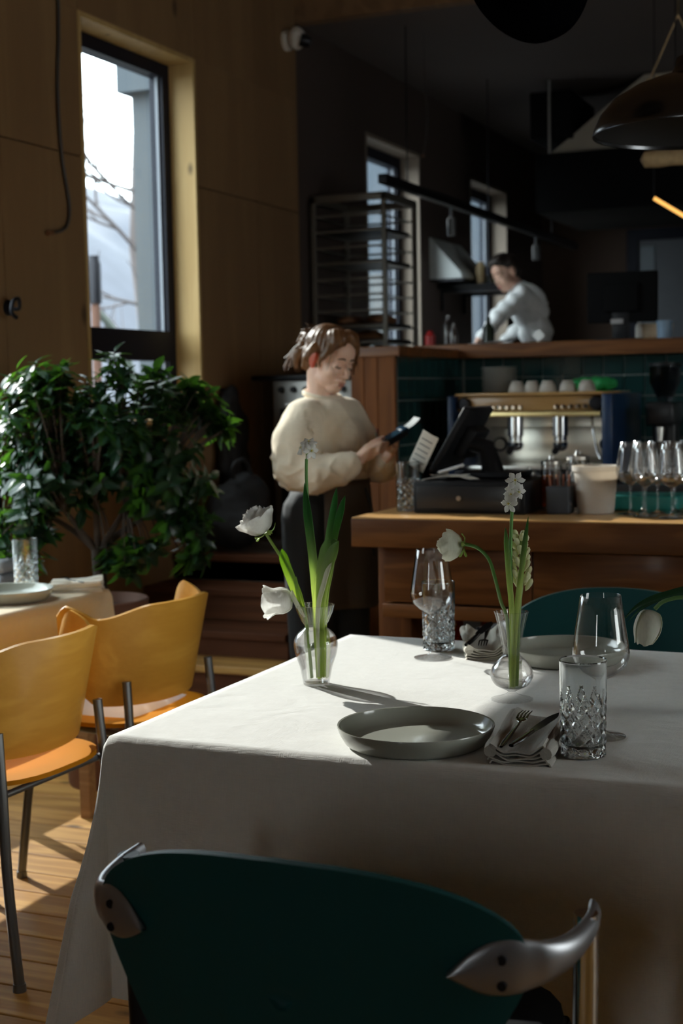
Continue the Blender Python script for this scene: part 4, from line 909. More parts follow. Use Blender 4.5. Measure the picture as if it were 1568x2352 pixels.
# ------------------------------------------------------------ back counter, espresso machine
kc = thing('back_counter', 'dark back counter along the tiled wall under the espresso machine', 'counter', (-.9, 6.45, 0))
place(MB().box((-2.255, 6.05, 0), (.6, 6.805, .93)), 'cabinet', mat('dark_cabinet', (.02, .017, .015), .6), kc); place(MB().box((-2.258, 6.03, .93), (.6, 6.808, .965), .004), 'worktop', mat('dark_stone', (.03, .03, .03), .3), kc)
EZ = .966
em = thing('espresso_machine', 'two-group espresso machine with wooden fascia on the back counter', 'coffee machine', (-1.735, 6.38, EZ))
FASC = wood('fascia_wood', (.42, .22, .075), (.62, .38, .15), 0, .35, 1.2, False, 0, 3, .3)
NAVY = mat('navy_panel', (.008, .03, .085), .35)
SATIN = mat('warm_steel', (.93, .88, .76), .34, .95, var=.08, scale=20)
place(MB().box((-2.08, 6.45, EZ+.04), (-1.385, 6.72, EZ+.37), .006), 'rear_body', SATIN, em)
place(MB().box((-2.095, 6.10, EZ+.03), (-2.07, 6.72, EZ+.385), .006), 'side_panel', NAVY, em); place(MB().box((-1.392, 6.10, EZ+.03), (-1.345, 6.72, EZ+.385), .006), 'side_panel', NAVY, em)
place(MB().box((-2.07, 6.18, EZ+.312), (-1.392, 6.72, EZ+.382), .004), 'fascia', FASC, em)
place(MB().box((-2.07, 6.14, EZ+.383), (-1.392, 6.70, EZ+.395), .003), 'cup_rail', FASC, em)
place(MB().box((-2.0, 6.10, EZ+.288), (-1.40, 6.20, EZ+.311), .004), 'lit_ledge', mat('sunlit_ledge', (.95, .74, .36), .4, .9), em)  # bright gold colour stands in for sunlight on the ledge
place(MB().box((-2.07, 6.19, EZ+.05), (-1.392, 6.45, EZ+.066), .002), 'drip_tray', STEEL, em); place(MB().box((-2.07, 6.11, EZ), (-1.392, 6.45, EZ+.05), .004), 'base', BLACK, em)
place(MB().box((-1.99, 6.435, EZ+.08), (-1.40, 6.449, EZ+.235), .003), 'backsplash', SATIN, em)
for x in (-2.035, -1.43):
    place(MB().lathe([(0, 0), (.030, 0), (.032, .012), (.026, .03), (0, .032)], 24, (0, 0, 0), False, None, Matrix.Translation((x, 6.178, EZ+.345)) @ Matrix.Rotation(PI/2, 4, 'X')), 'steam_knob', BLACK, em, 40)
for x in (-1.905, -1.61):
    for k in range(5): place(MB().lathe([(0, 0), (.011, 0), (.011, .006), (0, .007)], 12, (0, 0, 0), False, None, Matrix.Translation((x+.032*k, 6.178, EZ+.33)) @ Matrix.Rotation(PI/2, 4, 'X')), 'button', CHROME, em)
for x in (-1.822, -1.615):
    g = place(MB().lathe([(0, .29), (.036, .29), (.036, .20), (.030, .195), (.030, .175), (0, .175)], 28, (x, 6.26, EZ), False), 'brew_group', CHROME, em, 40)
    place(MB().lathe([(0, .172), (.034, .172), (.034, .148), (.026, .138), (.01, .130), (0, .13)], 24, (x, 6.26, EZ), False), 'portafilter', CHROME, em, 40)
    place(MB().tube([(x, 6.235, EZ+.158), (x+.01, 6.17, EZ+.152), (x+.02, 6.09, EZ+.135)], [.010, .013, .015], 10), 'portafilter_handle', BLACKP, em)
for x, r_, mt_ in ((-1.945, .034, BLACKP), (-1.445, .03, BLACKP)):
    gg = place(MB().lathe([(0, 0), (r_, 0), (r_, .012), (r_*.85, .016), (r_*.8, .013), (0, .013)], 28, (0, 0, 0), False, None, Matrix.Translation((x, 6.434, EZ+.155)) @ Matrix.Rotation(PI/2, 4, 'X')), 'gauge', mt_, em, 40)
    if x < -1.9: place(MB().lathe([(0, .0135), (r_*.75, .0135), (r_*.75, .0145), (0, .0145)], 24, (0, 0, 0), False, None, Matrix.Translation((x, 6.434, EZ+.155)) @ Matrix.Rotation(PI/2, 4, 'X')), 'dial_face', mat('dial', (.6, .58, .5), .5), gg)
for x in (-1.96, -1.46): place(MB().tube(spline([(x, 6.22, EZ+.29), (x+.01, 6.18, EZ+.24), (x+.03, 6.17, EZ+.14), (x+.05, 6.16, EZ+.10)], 10), .005, 8), 'steam_wand', CHROME, em)
CUPM = mat('stoneware_cup', (.42, .38, .33), .45)
cup0 = MB().lathe([(0, .052), (.022, .052), (.034, .03), (.040, .004), (.0395, 0), (.036, 0), (.030, .03), (.018, .047), (0, .047)], 28, (0, 0, 0), False).mesh('coffee_cup'); cup0.materials.append(CUPM); cup0.shade_smooth()
for i, x in enumerate((-1.835, -1.765, -1.69, -1.60, -1.51)):
    o = bpy.data.objects.new('coffee_cup', cup0); COL.objects.link(o); o.location = (x, 6.33+.01*(i % 2), EZ+.3955)
    tag(o, ['upturned stoneware cup on the espresso machine beside the plate stack', 'second upturned cup from the plate stack, on the machine', 'third upturned cup from the plate stack, on the machine', 'fourth upturned cup, left of the green bag on the machine', 'upturned cup in front of the green bag on the machine'][i], 'cup', 'upturned cups on the espresso machine')
pm0 = MB().lathe([(0, .001), (.045, 0), (.082, .010), (.0835, .012), (.081, .0125), (.045, .004), (0, .004)], 36, (0, 0, 0), False).mesh('saucer'); pm0.materials.append(mat('grey_stoneware', (.30, .29, .26), .5)); pm0.shade_smooth()
for k in range(13):
    o = bpy.data.objects.new('saucer', pm0); COL.objects.link(o); o.location = (-1.945+rnd.uniform(-.002, .002), 6.42+rnd.uniform(-.002, .002), EZ+.396+.0088*k); tag(o, 'grey stoneware plate, %s of the stack on the espresso machine' % (['lowest', 'second from the bottom', 'third from the bottom', 'fourth from the bottom', 'fifth from the bottom', 'sixth from the bottom', 'middle one', 'sixth from the top', 'fifth from the top', 'fourth from the top', 'third from the top', 'second from the top', 'topmost'][k]), 'plate', 'plates stacked on the espresso machine')
def crum(p, n): return p+n*(.012*noise.noise(p*30)+.006*noise.noise(p*70))
gb = fused('green_bag', [('e', (-1.535, 6.50, EZ+.43), (.11, .07, .028)), ('e', (-1.47, 6.48, EZ+.425), (.06, .05, .03)), ('e', (-1.61, 6.52, EZ+.425), (.05, .05, .022))], .006, mat('green_plastic', (.03, .36, .10), .35, transl=.3, tcol=(.05, .6, .15)), None, 2, crum)
tag(gb, 'crumpled bright green plastic bag on top of the espresso machine', 'bag')
cg = thing('coffee_grinder', 'dark coffee grinder right of the espresso machine', 'grinder', (-1.18, 6.42, EZ)); GR = mat('grinder_black', (.018, .018, .02), .35)
place(MB().box((-1.26, 6.30, EZ), (-1.10, 6.56, EZ+.05), .008).box((-1.23, 6.40, EZ+.05), (-1.13, 6.54, EZ+.30), .01).box((-1.24, 6.30, EZ+.24), (-1.12, 6.54, EZ+.34), .01), 'body', GR, cg)
place(MB().lathe([(.03, .342), (.035, .36), (.068, .43), (.070, .50), (.066, .50), (.03, .37)], 28, (-1.18, 6.43, EZ), False), 'hopper', glass('smoky_hopper', (.4, .4, .42), .4), cg, 40)
place(MB().lathe([(0, .502), (.072, .502), (.072, .515), (0, .52)], 28, (-1.18, 6.43, EZ), False), 'lid', BLACKP, cg, 40); place(MB().tube([(-1.18, 6.31, EZ+.23), (-1.18, 6.30, EZ+.17)], [.022, .015], 12), 'chute', STEEL, cg)
bc2 = MB().lathe([(0, .003), (.05, 0), (.055, .004), (.058, .10), (.054, .10), (.05, .008), (0, .006)], 32, (0, 0, 0), False).build('steel_jug', STEEL, None, 40); bc2.location = (-2.16, 6.30, EZ); tag(bc2, 'steel jug on the back counter left of the espresso machine', 'jug')

# ------------------------------------------------------------ kitchen side: pass, rack, hood
rk = thing('bakery_rack', 'tall steel bakery rack with trays beside the left window', 'rack', (-3.05, 7.5, .65))
RX0, RX1, RY0, RY1 = -3.275, -2.83, 7.26, 7.76; RM = mat('rack_alloy', (.20, .185, .16), .45, .7)
for x in (RX0, RX1-.026):
    for y_ in (RY0, RY1-.026): place(MB().box((x, y_, .70), (x+.026, y_+.026, 2.45), .002), 'post', RM, rk)
place(MB().box((RX0, RY0, 2.415), (RX1, RY0+.026, 2.455), .002).box((RX0, RY1-.026, 2.415), (RX1, RY1, 2.455), .002).box((RX0, RY0+.026, 2.415), (RX0+.026, RY1-.026, 2.455)).box((RX1-.026, RY0+.026, 2.415), (RX1, RY1-.026, 2.455)), 'top_frame', RM, rk)
sh = MB().box((0, 0, 0), (RX1-RX0-.054, .012, .012)).box((0, RY1-RY0-.012, 0), (RX1-RX0-.054, RY1-RY0, .012)).box((.0, .012, 0), (.02, RY1-RY0-.012, .004)).box((RX1-RX0-.074, .012, 0), (RX1-RX0-.054, RY1-RY0-.012, .004)).mesh('tier'); sh.materials.append(RM)
for k in range(18):
    o = bpy.data.objects.new('tier', sh); COL.objects.link(o); o.parent = rk; o.location = Vector((RX0+.027, RY0, 2.335-.0865*k))-rk.location
for x in (RX0+.013, RX1-.013):
    for y_ in (RY0+.03, RY1-.03): place(MB().lathe([(0, -.012), (.022, -.012), (.025, 0), (.022, .012), (0, .012)], 16, (0, 0, 0), False, None, Matrix.Translation((x, y_, .676)) @ Matrix.Rotation(PI/2, 4, 'Y')), 'castor', BLACK, rk)
TRAY = mat('black_tray', (.015, .014, .014), .5)
trm = MB().box((-.185, -.21, 0), (.185, .21, .006), .002).box((-.19, -.215, 0), (-.183, .215, .02)).box((.183, -.215, 0), (.19, .215, .02)).box((-.183, -.215, 0), (.183, -.209, .02)).box((-.183, .209, 0), (.183, .215, .02)).mesh('baking_tray'); trm.materials.append(TRAY)
LOAF = mat('crust', (.20, .085, .03), .6, var=.3, scale=14, bump=.3)
names = ['topmost', 'second', 'third', 'fourth', 'fifth', 'sixth']
for i, k in enumerate((1, 3, 7, 8, 9, 10)):
    z = 2.335-.0865*k+.0045
    o = bpy.data.objects.new('baking_tray', trm); COL.objects.link(o); o.location = (-3.053+(0 if k > 5 else -.0), 7.51, z); tag(o, '%s black baking tray from the top of the bakery rack' % names[i], 'tray', 'baking trays in the rack')
    if k >= 7 and k != 10:
        for j, dx in enumerate((-.09, .09) if k != 8 else (.02,)):
            lf = fused('bread_loaf', [('e', (0, 0, .033), (.075, .15, .036))], .012, LOAF, None, 2, lambda p, n: p+n*.004*noise.noise(p*25)); lf.location = (-3.053+dx, 7.51, z+.0065)
            tag(lf, ('single brown loaf on the fourth tray of the rack' if k == 8 else 'brown loaf on the %s side of the %s tray in the rack' % (('left', 'right')[j], names[i])), 'bread')
rg_ = thing('kitchen_range', 'steel range with knobs and black top behind the waitress', 'oven', (-2.95, 6.66, .65))
place(MB().box((-3.16, 6.50, .65), (-2.72, 6.83, 1.44), .004), 'body', mat('range_steel', (.34, .33, .31), .4, .8), rg_); place(MB().box((-3.27, 6.48, 1.442), (-2.66, 6.84, 1.468), .004), 'black_top', BLACKP, rg_)
place(MB().box((-3.12, 6.494, .80), (-2.76, 6.499, 1.30), .003), 'oven_door', BLACKP, rg_); place(MB().tube([(-3.08, 6.475, 1.32), (-2.80, 6.475, 1.32)], .008, 10), 'door_handle', STEEL, rg_)
for k in range(6): place(MB().lathe([(0, 0), (.017, 0), (.014, .018), (0, .02)], 16, (0, 0, 0), False, None, Matrix.Translation((-3.11+.068*k, 6.499, 1.395)) @ Matrix.Rotation(PI/2, 4, 'X')), 'knob', BLACKP, rg_, 40)
# worktop behind the pass, shelf and small hood between the far windows
wt = thing('kitchen_worktop', 'steel kitchen worktop along the far left wall', 'worktop', (-3.0, 9.3, .65))
place(MB().box((-3.29, 8.0, .65), (-2.72, 11.5, 1.50)), 'cabinet', mat('kitchen_cabinet', (.05, .045, .04), .6), wt); place(MB().box((-3.295, 7.98, 1.50), (-2.70, 11.52, 1.535), .003), 'top', STEEL, wt)
t = thing('range_hood', 'small pale wedge-shaped hood on the kitchen wall', 'hood', (-3.2, 9.6, 2.13))
place(MB().prism([(-3.298, 2.135), (-3.07, 2.135), (-3.07, 2.165), (-3.298, 2.42)], 1, 9.28, 9.95), 'canopy', mat('pale_hood', (.58, .62, .62), .45), t); place(MB().box((-3.298, 9.29, 2.118), (-3.06, 9.94, 2.134)), 'filter', BLACK, t)
t = thing('wall_shelf', 'black wall shelf below the pale hood', 'shelf', (-3.0, 9.7, 2.08))
place(MB().box((-3.299, 9.44, 2.075), (-2.84, 10.18, 2.105), .003), 'board', BLACKP, t)
for y_ in (9.5, 10.0): place(MB().box((-3.299, y_, 1.93), (-3.28, y_+.02, 2.074)).box((-3.28, y_, 2.055), (-2.86, y_+.02, 2.074)), 'bracket', BLACK, t)
for i, (x, y_, h) in enumerate(((-3.02, 9.55, .15), (-2.95, 9.68, .12), (-2.90, 9.86, .10))):
    o = MB().lathe([(0, 0), (.034, 0), (.036, .01), (.036, h*.8), (.026, h*.9), (.026, h), (0, h)], 20, (0, 0, 0), False).build('spice_jar', mat('warm_jar_%d' % i, ((.62, .46, .25), (.5, .36, .2), (.35, .25, .15))[i], .4), None, 40); o.location = (x, y_, 2.106)
    tag(o, ['tallest tan jar on the black wall shelf', 'middle-sized tan jar on the black wall shelf', 'smallest brown jar on the black wall shelf'][i], 'jar')
tr_ = thing('track_light', 'black ceiling track running past the kitchen windows', 'track light', (-2.79, 9.1, 2.5))
place(MB().box((-2.815, 7.12, 2.475), (-2.765, 11.3, 2.525), .003), 'rail', BLACK, tr_)
for y_ in (7.5, 9.0, 10.6): place(MB().tube([(-2.79, y_, 2.525), (-2.79, y_, 3.369)], .004, 6), 'suspension_rod', BLACK, tr_)
for y_ in (8.25, 10.15):
    sp = place(MB().lathe([(0, 2.305), (.024, 2.305), (.026, 2.315), (.026, 2.405), (.010, 2.415), (.008, 2.476), (0, 2.476)], 20, (-2.79, y_, 0), False), 'spotlight', mat('spot_grey', (.16, .17, .18), .35), tr_, 40)
t = thing('extraction_hood', 'large black extraction hood with beige sloping flank over the kitchen', 'hood', (-1.6, 9.5, 2.5))
place(MB().box((-2.53, 9.2, 2.52), (.4, 10.4, 2.90), .01), 'canopy', MATTE, t)
place(MB().prism([(-2.46, 2.91), (-.9, 2.91), (-.9, 3.36), (-1.84, 3.36)], 1, 9.3, 10.3), 'sloping_flank', mat('beige_sheet', (.42, .37, .30), .6), t)
place(MB().box((-2.57, 9.22, 3.0), (-2.30, 9.9, 3.30), .006), 'duct', MATTE, t)
for x in (-2.44, -1.3): place(MB().tube([(x, 9.22, 2.90), (x, 9.22, 3.369)], .008, 8), 'hanger_rod', STEEL, t)
# things standing on the pass
PZ = 1.601
mn = thing('order_monitor', 'black monitor on the pass seen from behind', 'monitor', (-1.48, 6.98, PZ))
place(MB().box((-1.655, 6.95, 1.69), (-1.315, 6.985, 1.935), .005), 'panel', MATTE, mn); place(MB().box((-1.57, 6.93, 1.74), (-1.40, 6.95, 1.88), .008), 'rear_housing', MATTE, mn)
place(MB().box((-1.53, 6.945, PZ+.012), (-1.45, 6.965, 1.75), .003), 'stand', BLACKP, mn); place(MB().box((-1.60, 6.90, PZ), (-1.38, 7.06, PZ+.012), .003), 'base', BLACKP, mn)
place(MB().box((-1.535, 6.9285, 1.684), (-1.475, 6.9299, 1.707)).box((-1.535, 6.929, 1.684), (-1.475, 6.944, 1.707)), 'sticker', mat('sticker_grey', (.32, .31, .31), .6), mn)
o = MB().lathe([(0, .004), (.05, 0), (.075, .02), (.083, .085), (.079, .086), (.07, .022), (0, .012)], 32, (0, 0, 0), False).build('bowl', mat('beige_bowl', (.62, .46, .30), .5), None, 40); o.location = (-1.36, 7.17, PZ); tag(o, 'beige bowl on the pass right of the black monitor', 'bowl')
o = MB().lathe([(0, .004), (.03, 0), (.034, .004), (.038, .09), (.035, .09), (.03, .008), (0, .008)], 28, (0, 0, 0), False).build('cup', mat('blue_cup', (.20, .30, .42), .4), None, 40); o.location = (-1.275, 6.93, PZ); tag(o, 'blue-grey cup beside the beige bowl on the pass', 'cup')
bottle('slim white bottle beside the black monitor\'s foot', (-1.435, 7.13, PZ), .12, .02, mat('white_bottle', (.75, .73, .68), .3))
t = thing('paper_sheets', 'white paper sheets on the pass under the cook\'s arm', 'paper', (-2.2, 6.98, PZ))
for k in range(3): place(MB().grid(lambda u, v: (-2.27+.22*u+.01*k, 6.90+.15*v-.01*k, PZ+.002+.003*k+.02*u*u*(k == 2)), 6, 4, .001), 'sheet', mat('paper_white', (.75, .75, .76), .8), t)
o = MB().box((-.022, -.006, 0), (.022, .006, .05), .003, Matrix.Rotation(R(48), 4, 'Y')).build('marker_clip', mat('white_clip', (.85, .85, .83), .3), None); o.location = (-1.87, 6.78, PZ+.016); tag(o, 'bright white clip on the front edge of the pass', 'clip')
bottle('clear glass bottle on the pass beside the bakery rack', (-2.40, 7.02, PZ), .16, .03)
bottle('smaller clear bottle on the pass near the bakery rack', (-2.33, 6.90, PZ), .11, .024)
o = MB().lathe([(0, 0), (.026, 0), (.028, .05), (.02, .06), (.012, .075), (0, .08)], 20, (0, 0, 0), False).build('sauce_bottle', mat('red_cap', (.35, .02, .02), .4), None, 40); o.location = (-2.42, 6.80, PZ); tag(o, 'small red sauce bottle at the left end of the pass', 'bottle')
o = MB().lathe([(0, 0), (.03, 0), (.03, .09), (.012, .12), (.012, .15), (0, .15)], 20, (0, 0, 0), False).build('dark_bottle', mat('dark_bottle', (.02, .03, .02), .2), None, 40); o.location = (-2.22, 7.14, PZ); tag(o, 'squat dark bottle on the pass left of the cook', 'bottle')
# ------------------------------------------------------------ potted tree
PLX, PLY_ = -2.772, 4.262
pp = thing('potted_tree', 'bushy evergreen indoor tree in a tall clay pot by the window', 'plant', (PLX, PLY_, 0))
place(MB().lathe([(0, .004), (.125, 0), (.13, .01), (.158, .60), (.172, .605), (.174, .66), (.166, .665), (.155, .62), (.15, .61), (0, .61)], 40, (PLX, PLY_, 0), False), 'pot', mat('terracotta', (.13, .050, .026), .7, var=.2), pp, 40)
place(MB().lathe([(0, .612), (.154, .612), (.15, .625), (0, .632)], 32, (PLX, PLY_, 0), False), 'soil', mat('soil', (.02, .014, .01), .95, bump=.8, bscale=60), pp, 40)
BARK = mat('plant_bark', (.040, .027, .018), .85, var=.3, scale=25, bump=.4)
place(MB().tube([(PLX, PLY_, .60), (PLX+.006, PLY_, .72), (PLX-.004, PLY_, .84)], [.030, .024, .022], 12), 'trunk', BARK, pp)
rg = random.Random(21); U = Vector((.918, .395, 0)); V = Vector((-.395, .918, 0)); O = Vector((PLX, PLY_, 0))
def L3(u, z, v): return O+U*u+V*v+Vector((0, 0, z))
# crown lobes: (across, height, depth, radius across, radius up, radius deep, twigs)
lobes = [(-.19, 1.33, .0, .17, .17, .15, 34), (.10, 1.32, .0, .22, .16, .17, 44), (.33, 1.35, .26, .09, .09, .08, 16), (-.17, 1.07, -.02, .18, .20, .15, 34), (-.27, .89, -.02, .12, .14, .11, 18), (.04, 1.14, .04, .20, .15, .18, 30), (.26, 1.10, .0, .17, .17, .15, 34), (.31, .88, .0, .11, .11, .10, 14), (.12, .81, -.05, .10, .065, .08, 10), (.42, 1.27, .25, .05, .06, .05, 7), (-.22, 1.47, .0, .07, .07, .07, 7), (-.12, 1.46, .02, .06, .05, .06, 5), (.09, 1.48, .0, .05, .06, .05, 5), (-.31, 1.13, .0, .06, .12, .08, 9), (.22, 1.44, .20, .09, .06, .08, 8)]
leafv = []
def leafmesh(L, W, curl, nm):
    def fn(u, v):
        y_ = L*v; wv = W*.5*(math.sin(PI*min(1, v**.75))**.8)*(1 if v < .98 else .2)+.0006; s_ = (u-.5)*2
        return (s_*wv, y_, -.35*abs(s_)*wv*-.6-curl*v*v*L)
    me = MB().grid(fn, 2, 5).mesh(nm); return me
GL = petal_mat('plant_leaf', (.009, .030, .017), (.12, .32, .02), .22)
gp = GL.node_tree.nodes['Principled BSDF']; gp.inputs['Roughness'].default_value = .32; gp.inputs['Specular IOR Level'].default_value = .5
LM = [leafmesh(.070, .033, .25, 'leaf'), leafmesh(.060, .030, .45, 'leaf'), leafmesh(.078, .034, .1, 'leaf')]
for me in LM: me.materials.append(GL)
inst = []; tw = [MB() for _ in range(5)]; hubs = [(-.10, .98), (.0, 1.02), (.10, .98), (-.16, .95), (.17, .95)]
for i, (hx, hz) in enumerate(hubs): tw[i].tube(spline([tuple(L3(0, .83, 0)), tuple(L3(hx*.5, .90, .01*i-.02)), tuple(L3(hx, hz, .03*(i-2)))], 10), [.014-.0006*k for k in range(11)], 8)
for lb in lobes:
    for _ in range(int(lb[6]*1.5)):
        while True:
            q = Vector((rg.uniform(-1, 1), rg.uniform(-1, 1), rg.uniform(-1, 1)))
            if .25 < q.length < 1: break
        p = L3(lb[0]+q.x*lb[3], lb[1]+q.z*lb[4], lb[2]+q.y*lb[5])
        if p.x < -3.24: continue
        i = min(range(5), key=lambda k: abs((p-O).dot(U)-hubs[k][0]*1.6)); h = L3(hubs[i][0], hubs[i][1], .03*(i-2))
        mid = h.lerp(p, .55)+Vector((0, 0, .05)); tw[i].tube(spline([tuple(h), tuple(mid), tuple(p)], 5), [.005, .004, .0032, .0026, .002, .0016], 5)
        out = (p-mid).normalized()
        n = rg.randint(7, 10)
        for k in range(n):
            a = 2.4*k+rg.uniform(-.4, .4); e = rg.uniform(-.2, 1.1)*(1-k/n*.6)
            side = out.orthogonal().normalized(); side.rotate(Matrix.Rotation(a, 3, out))
            d = (side*math.cos(e)+out*math.sin(e)+Vector((0, 0, -.45+.25*rg.random()))).normalized(); pos = p-out*(.010*k*.6)
            if (pos+d*.06).x < -3.27: continue
            up = (out+Vector((0, 0, .6))).normalized(); zz = (up-d*up.dot(d)).normalized(); xx = d.cross(zz)
            s_ = rg.uniform(.7, 1.15); M_ = Matrix((xx*s_, d*s_, zz*s_)).transposed().to_4x4(); M_.translation = pos
            inst.append((M_, rg.randrange(3), (pos-O).dot(V)))
for i in range(5): place(tw[i], 'branch', BARK, pp)
inst.sort(key=lambda q: q[2])
for M_, k, _ in inst[:300]:
    o = bpy.data.objects.new('leaf', LM[k]); COL.objects.link(o); o.parent = pp; M2 = M_.copy(); M2.translation -= O; o.matrix_local = M2
fb = MB()
for M_, k, _ in inst[300:]: fb.add([tuple(M_ @ v.co) for v in LM[k].vertices], [tuple(p.vertices) for p in LM[k].polygons])
me = bpy.data.meshes.new('foliage'); me.from_pydata([tuple(Vector(v)-O) for v in fb.v], [], fb.f); me.materials.append(GL)
o = bpy.data.objects.new('foliage', me); COL.objects.link(o); o.parent = pp; o['kind'] = 'stuff'

# ------------------------------------------------------------ bag and coat, wall fittings
BAGM = mat('black_cloth', (.004, .004, .005), .8, bump=.3, bscale=30)
def lump(p, n): return p+n*(.018*noise.noise(p*9)+.006*noise.noise(p*30))
t = thing('backpack', 'bulky black backpack on the top step by the wall', 'bag', (-3.08, 5.92, .652))
o = fused('body', [('e', (0, 0, .15), (.15, .17, .15)), ('e', (.02, -.06, .10), (.15, .16, .10)), ('e', (.03, .05, .25), (.11, .12, .09))], .014, BAGM, t, 3, lump)
o.location.z = .012
place(MB().tube(spline([(-3.06, 5.86, .99), (-3.05, 5.84, 1.05), (-3.03, 5.92, 1.07), (-3.02, 5.97, 1.0)], 12), .010, 8), 'top_handle', BAGM, t)
t = thing('jacket', 'black jacket hanging from a wall hook above the backpack', 'jacket', (-3.30, 6.2, 1.52))
place(MB().tube([(-3.299, 6.2, 1.40), (-3.25, 6.2, 1.39), (-3.235, 6.2, 1.415)], .008, 8), 'hook', BLACK, t)
o = fused('cloth', [('c', [(.06, 0, -.13), (.055, .0, -.35), (.06, -.02, -.60)], [.035, .055, .050]), ('c', [(.05, .03, -.16), (.06, .10, -.30), (.06, .12, -.52)], [.03, .035, .03]), ('c', [(.05, -.03, -.16), (.06, -.09, -.30), (.06, -.10, -.50)], [.03, .035, .03])], .012, BAGM, t, 3, lump)
t = thing('security_camera', 'white security camera high in the wall corner', 'camera', (-3.30, 7.04, 3.24))
place(MB().lathe([(0, 0), (.055, 0), (.055, .02), (.045, .03), (0, .03)], 24, (0, 0, 0), False, None, Matrix.Translation((-3.30, 7.04, 3.25)) @ Matrix.Rotation(PI/2, 4, 'Y')), 'mount', mat('camera_white', (.62, .60, .56), .5), t, 40)
place(MB().ell((-3.225, 7.02, 3.25), (.05, .05, .06)), 'housing', mat('camera_white2', (.66, .64, .6), .4), t, 180)
place(MB().lathe([(0, .06), (.026, .055), (.034, .03), (.034, 0), (0, 0)], 20, (0, 0, 0), False, None, Matrix.Translation((-3.19, 6.99, 3.235)) @ Matrix.Rotation(R(110), 4, 'Y') @ Matrix.Rotation(R(-30), 4, 'X')), 'lens', BLACK, t, 40)
def cable(label, pts, r): 
    b = thing('cable', label, 'cable', pts[0]); place(MB().tube(spline(pts, 40), r, 8), 'wire', mat('cable_grey', (.05, .045, .042), .5), b)
    place(MB().tube([pts[-1], tuple(Vector(pts[-1])+Vector((.004, -.035, -.004)))], r*1.7, 8), 'wire_end', mat('copper_end', (.20, .09, .04), .5), b)
cable('loose grey cable hanging down the plywood wall left of the window', [(-3.285, 4.87, 3.78), (-3.288, 4.90, 2.95), (-3.288, 4.875, 2.60), (-3.288, 4.89, 2.33), (-3.288, 4.93, 2.15), (-3.287, 4.90, 2.06), (-3.286, 4.80, 2.027)], .0065)
cable('thin wire dangling from the dark kitchen ceiling', [(-2.75, 7.7, 3.365), (-2.75, 7.7, 3.1), (-2.74, 7.71, 2.9), (-2.77, 7.72, 2.7)], .004)
t = thing('wall_hook', 'dark iron wall fitting left of the window', 'hook', (-3.30, 4.51, 1.72))
place(MB().lathe([(0, 0), (.03, 0), (.03, .008), (0, .012)], 20, (0, 0, 0), False, None, Matrix.Translation((-3.30, 4.51, 1.72)) @ Matrix.Rotation(PI/2, 4, 'Y')), 'plate', BLACK, t, 40)
place(MB().tube(spline([(-3.29, 4.51, 1.72), (-3.25, 4.51, 1.715), (-3.235, 4.49, 1.75), (-3.235, 4.455, 1.74), (-3.24, 4.45, 1.70), (-3.24, 4.48, 1.68)], 20), .008, 8), 'ring', BLACK, t)
t = thing('bench_cushion', 'grey cushions stacked on a narrow wall bench behind the small table', 'cushion', (-3.1, 4.16, .665))
GC = mat('grey_cushion', (.26, .27, .30), .85)
place(MB().box((-3.29, 3.985, .665), (-2.98, 4.14, .72), .01), 'wall_bench', TW, t)
for z in (.725, .775): place(MB().box((-3.285, 3.985, z), (-2.985, 4.135, z+.048), .02), 'cushion', GC, t, 60)

# ------------------------------------------------------------ lamps and baskets overhead
DOME = mat('dark_enamel', (.105, .105, .11), .24, .9, var=.1, scale=4)
LX, LY, LZ = -.628, 3.80, 2.03
t = thing('pendant_lamp', 'dark metal dome pendant lamp at the right', 'lamp', (LX, LY, LZ))
dm = [(.255, 0), (.252, .012), (.235, .05), (.20, .088), (.15, .118), (.095, .138), (.055, .148), (.045, .165), (.04, .19), (.012, .205)]
place(MB().lathe(dm[::-1]+[(.2545, -.003), (.251, -.002), (.250, .006)], 64, (LX, LY, LZ), False), 'shade', DOME, t, 50)
place(MB().lathe([(.010, .20), (.037, .185), (.05, .143), (.095, .133), (.148, .113), (.197, .083), (.231, .046), (.2495, .0065)], 64, (LX, LY, LZ), False), 'lining', mat('black_lining', (.006, .006, .006), .7), t, 50)
place(MB().tube([(LX, LY, LZ+.20), (LX, LY, 3.80)], .004, 8), 'cord', BLACKP, t); place(MB().lathe([(0, .06), (.018, .065), (.03, .09), (.028, .12), (.016, .135), (0, .14)], 20, (LX, LY, LZ), False), 'bulb', mat('bulb_glass', (.6, .6, .58), .1), t, 60)
bx, by, bz = -.945, 3.40, 2.375
t = thing('black_pendant', 'big black rounded pendant shade hanging overhead', 'lamp', (bx, by, bz))
Mt = Matrix.Translation((bx, by, bz)) @ Matrix.Rotation(R(20), 4, Vector((.4, -.92, 0)))
place(MB().lathe(spline([(.001, -.17), (.05, -.160), (.095, -.125), (.13, -.07), (.148, 0), (.14, .10), (.11, .20), (.05, .27), (.02, .29), (.001, .295)], 48), 48, (0, 0, 0), False, None, Mt), 'shade', mat('black_felt', (.0015, .0015, .002), .9, spec=0), t, 60)
place(MB().tube([tuple(Mt @ Vector((0, 0, .285))), (bx-.02, by, 2.9), (bx-.02, by, 3.80)], .005, 8), 'cord', BLACKP, t)
WICK = mat('wicker', (.50, .36, .19), .7, var=.35, scale=40)
t = thing('wicker_basket', 'wicker basket hanging behind the dome lamp', 'basket', (-1.15, 6.4, 2.66))
bk = MB()
for k in range(7): bk.lathe([(.115+.003*k, -.006), (.123+.003*k, 0), (.115+.003*k, .006), (.108+.003*k, 0), (.115+.003*k, -.006)], 36, (-1.12, 6.40, 2.600+.0155*k), False, lambda a, i, z, k=k: 1+.03*math.sin(a*12+PI*k))
place(bk, 'weave', WICK, t)
